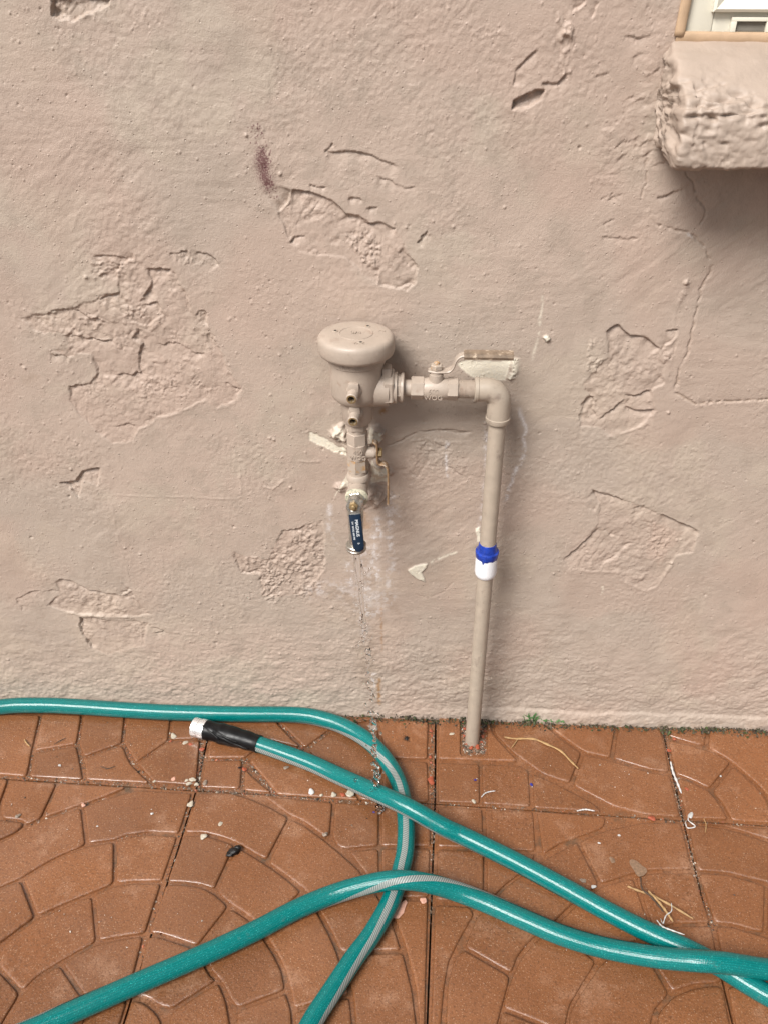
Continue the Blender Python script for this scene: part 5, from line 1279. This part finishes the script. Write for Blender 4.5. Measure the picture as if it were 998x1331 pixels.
chip('plaster_chip', 455, 1032, 14, 'whitechip', 'largest cream chip, right end of the row below the straight hose', 'chip', None, 0.5, 1.3)
chip('plaster_chip', 418, 1034, 6, 'whitechip', 'tiny white crumb between two larger chips below the straight hose', 'chip', None)
chip('plaster_chip', 372, 998, 8, 'greychip', 'thin grey chip tucked against the straight hose', 'chip', None, 0.4)
chip('pebble', 423, 1085, 9, 'greychip', 'brown pebble on the paving between the two hose lengths', 'pebble', None)
chip('pebble', 24, 1061, 9, 'greychip', 'grey-brown pebble near the left edge', 'pebble', None)
chip('pebble', 109, 1047, 7, 'pinkchip', 'pinkish pebble in an arc groove on the left', 'pebble', None)
g = 'white specks on the left tiles'
for px, py, s in ((78, 995, 5), (198, 1058, 5), (127, 1074, 3)):
    chip('plaster_chip', px, py, s, 'string', 'tiny round white speck on the left paving tiles', 'chip', g)
g = 'white specks below the wall, right'
for px, py, s in ((804, 1086, 4), (778, 1096, 4), (771, 1153, 7), (936, 1009, 4)):
    chip('plaster_chip', px, py, s, 'string', 'tiny white speck on the right paving tiles', 'chip', g)
chip('pebble', 757, 1145, 9, 'greychip', 'grey pebble beside the straight hose, next to a white speck', 'pebble', None, 0.4)
chip('mortar_patch', 795, 1118, 10, 'mortar', 'small flat grey patch of mortar on the right tile', 'mortar', None, 0.2)
chip('mortar_patch', 829, 1129, 24, 'mortar', 'largest flat grey patch of mortar on the right tile', 'mortar', None, 0.05, 1.6)
chip('stone', 769, 937, 9, 'whitechip', 'cream pebble lying in the moss at the wall foot', 'pebble', None, 0.5, 1.5)
chip('plaster_chip', 550, 1171, 10, 'pinkchip', 'pink chip right of the curved hose', 'chip', None, 0.5, 1.2)
chip('plaster_chip', 519, 1183, 16, 'pinkchip', 'ragged pink chip half under the curved hose', 'chip', None, 0.25, 2.2)
chip('plaster_chip', 587, 954, 7, 'whitechip', 'tiny pale chip on the tile left of the riser pipe', 'chip', None, 0.3, 1.6)
chip('plaster_chip', 615, 1042, 7, 'whitechip', 'pale chip in the joint below the white curl', 'chip', None)
chip('plastic_crumb', 690, 1020, 6, 'bluebit', 'larger dark blue crumb on the tile right of the riser pipe', 'crumb', None)
chip('plastic_crumb', 617, 1014, 4, 'bluebit', 'tiny dark blue crumb on the tile below the riser pipe', 'crumb', None)
chip('plastic_crumb', 486, 1056, 4, 'bluebit', 'tiny dark blue crumb left of where the water lands', 'crumb', None)
chip('seed', 892, 1026, 6, 'redchip', 'dark red seed beside the white sliver in the right joint', 'seed', None)
# black clump
o = mk('black_clump', *join(blob(G(304, 1107, 0.003), 0.0085, (1.0, 0.8, 0.5), 3, 2, 0.35, 2.2), blob(G(309, 1102, 0.003), 0.006, (1.0, 0.8, 0.6), 9, 2, 0.35, 2.2), blob(G(299, 1111, 0.003), 0.005, (1.2, 0.7, 0.5), 12, 2, 0.3, 2.0)), M['black'], None)
tag(o, 'small black charred clump on the left circular paving', 'clump')
# spidery black blot
vs, fs = blob(G(528, 960, 0.001), 0.004, (1, 1, 0.4), 4, 1, 0.3)
parts = [(vs, fs)]
for k in range(9):
    a = k * 0.7 + rng.uniform(-0.2, 0.2); c = np.array(G(528, 960, 0.0012)); l = rng.uniform(0.005, 0.010)
    parts.append(tube([c, c + np.array([math.cos(a) * l * 0.5, math.sin(a) * l * 0.5, 0.001]), c + np.array([math.cos(a) * l, math.sin(a) * l, -0.0006])], [0.0007, 0.0006, 0.0003], 6))
o = mk('dead_spider', *join(*parts), M['black'], None); tag(o, 'black spidery speck on the paving left of the riser pipe', 'spider')
def strand(name, pts, r, mat, label, cat, z=0.003, sq=1.0, group=None):
    P = smooth_path([G(p[0], p[1], p[2] if len(p) > 2 else z) for p in pts], 12 * len(pts)); t = np.linspace(0, 1, len(P))
    o = mk(name, *tube(P, r * (0.35 + 0.65 * np.sin(np.pi * np.clip(t * 0.9 + 0.05, 0, 1)) ** 0.5) * (1 + 0.25 * np.sin(t * 37)), 8, True, sq), M[mat], None)
    tag(o, label, cat, group); return o
o = strand('dry_twig', [(655, 958), (668, 960), (682, 960), (695, 961), (712, 968), (728, 976), (740, 988), (751, 999)], 0.0022, 'straw', 'curled dry tan stalk on the tile right of the riser pipe', 'stalk', 0.003, 0.5)
o = strand('dry_twig', [(672, 961), (668, 967), (664, 972)], 0.001, 'straw', 'tiny forked end beside the curled dry stalk', 'stalk')
strand('dry_straw', [(815, 1152), (830, 1158), (845, 1163), (870, 1176), (900, 1194)], 0.0018, 'straw', 'long pale straw lying above the hose on the right', 'straw', 0.006)
strand('dry_straw', [(842, 1158), (855, 1172), (866, 1186), (874, 1198)], 0.0020, 'straw', 'thick short straw crossing the long pale straw', 'straw', 0.009)
strand('dry_twig', [(832, 1140), (834, 1155), (845, 1165), (856, 1178), (862, 1186)], 0.0014, 'twig', 'dark thin twig tangled with the straws on the right', 'twig', 0.0115)
strand('white_string', [(872, 1174), (872, 1184), (865, 1190), (861, 1200), (858, 1194, 0.006)], 0.0008, 'string', 'upper loose curl of white string by the straws', 'string', 0.0140)
strand('white_string', [(853, 1196, 0.02), (860, 1204, 0.026), (872, 1209, 0.030), (889, 1215, 0.030)], 0.0010, 'string', 'white string lying across the straight hose on the right', 'string')
strand('white_string', [(625, 1036), (630, 1031), (636, 1029), (643, 1028)], 0.0010, 'string', 'short white curl of string on the joint below the riser pipe', 'string', 0.002)
strand('plastic_sliver', [(871, 990), (874, 1003), (880, 1018), (885, 1031)], 0.0019, 'clear', 'white plastic sliver standing in the right-hand tile joint', 'sliver', 0.003, 0.4)
strand('plastic_sliver', [(749, 1054), (760, 1052), (772, 1054)], 0.0014, 'clear', 'short curved white sliver in the horizontal joint', 'sliver', 0.003, 0.5)
strand('white_string', [(896, 1057), (894, 1066), (903, 1074), (893, 1076), (890, 1068)], 0.0009, 'string', 'thin white loop of string at the right tile corner', 'string', 0.004)
chip('plaster_chip', 897, 1060, 9, 'string', 'white scrap at the right tile corner above the string loop', 'chip', None, 0.4, 1.5)
strand('dry_straw', [(914, 1064), (917, 1072), (916, 1082)], 0.0008, 'straw', 'short thin straw right of the tile corner', 'straw', 0.003)
strand('dry_straw', [(32, 961), (35, 966), (39, 970)], 0.0012, 'straw', 'short orange straw on the far left tile', 'straw', 0.003)
strand('dry_straw', [(71, 967), (78, 963), (86, 959)], 0.0007, 'twig', 'thin brown straw on the far left tile', 'straw', 0.003)
strand('dry_straw', [(131, 996), (140, 999), (150, 996)], 0.0007, 'twig', 'thin brown curved straw on the left tile by the joint', 'straw', 0.002)
# grass tuft at the wall foot
gt = empty('grass_tuft', G(693, 938)); tag(gt, 'small green grass tuft at the wall foot right of the riser pipe', 'grass')
for k in range(16):
    c = np.array(G(688 + rng.normal(0, 4), 938 + rng.normal(0, 1.2))); h = rng.uniform(0.012, 0.034); dx = rng.normal(0.004, 0.007)
    c[1] = min(c[1], -0.006)
    mk('blade', *tube([c, c + np.array([dx * 0.3, -0.001, h * 0.6]), c + np.array([dx, -0.004, h])], [0.0011, 0.0009, 0.0003], 5), M['grass'], gt)
gc = empty('creeping_weed', G(725, 941)); tag(gc, 'low green creeping weed on the moss right of the grass tuft', 'weed')
for k in range(34):
    px = 702 + rng.random() * 36; c = np.array(G(px, 937 + rng.normal(0, 1.6), 0.006 + rng.random() * 0.006)); c[1] = min(c[1], -0.006)
    a = rng.uniform(0, 6.28); l = rng.uniform(0.003, 0.006); d = np.array([math.cos(a), math.sin(a), rng.uniform(-0.2, 0.5)]) * l; s_ = np.array([-d[1], d[0], 0]) * 0.45
    mk('leaf', [c, c + d * 0.5 + s_, c + d, c + d * 0.5 - s_, c + d * 0.5 + np.array([0, 0, 0.0008])], [(0, 4, 1), (1, 4, 2), (2, 4, 3), (3, 4, 0)], M['grass'], gc)
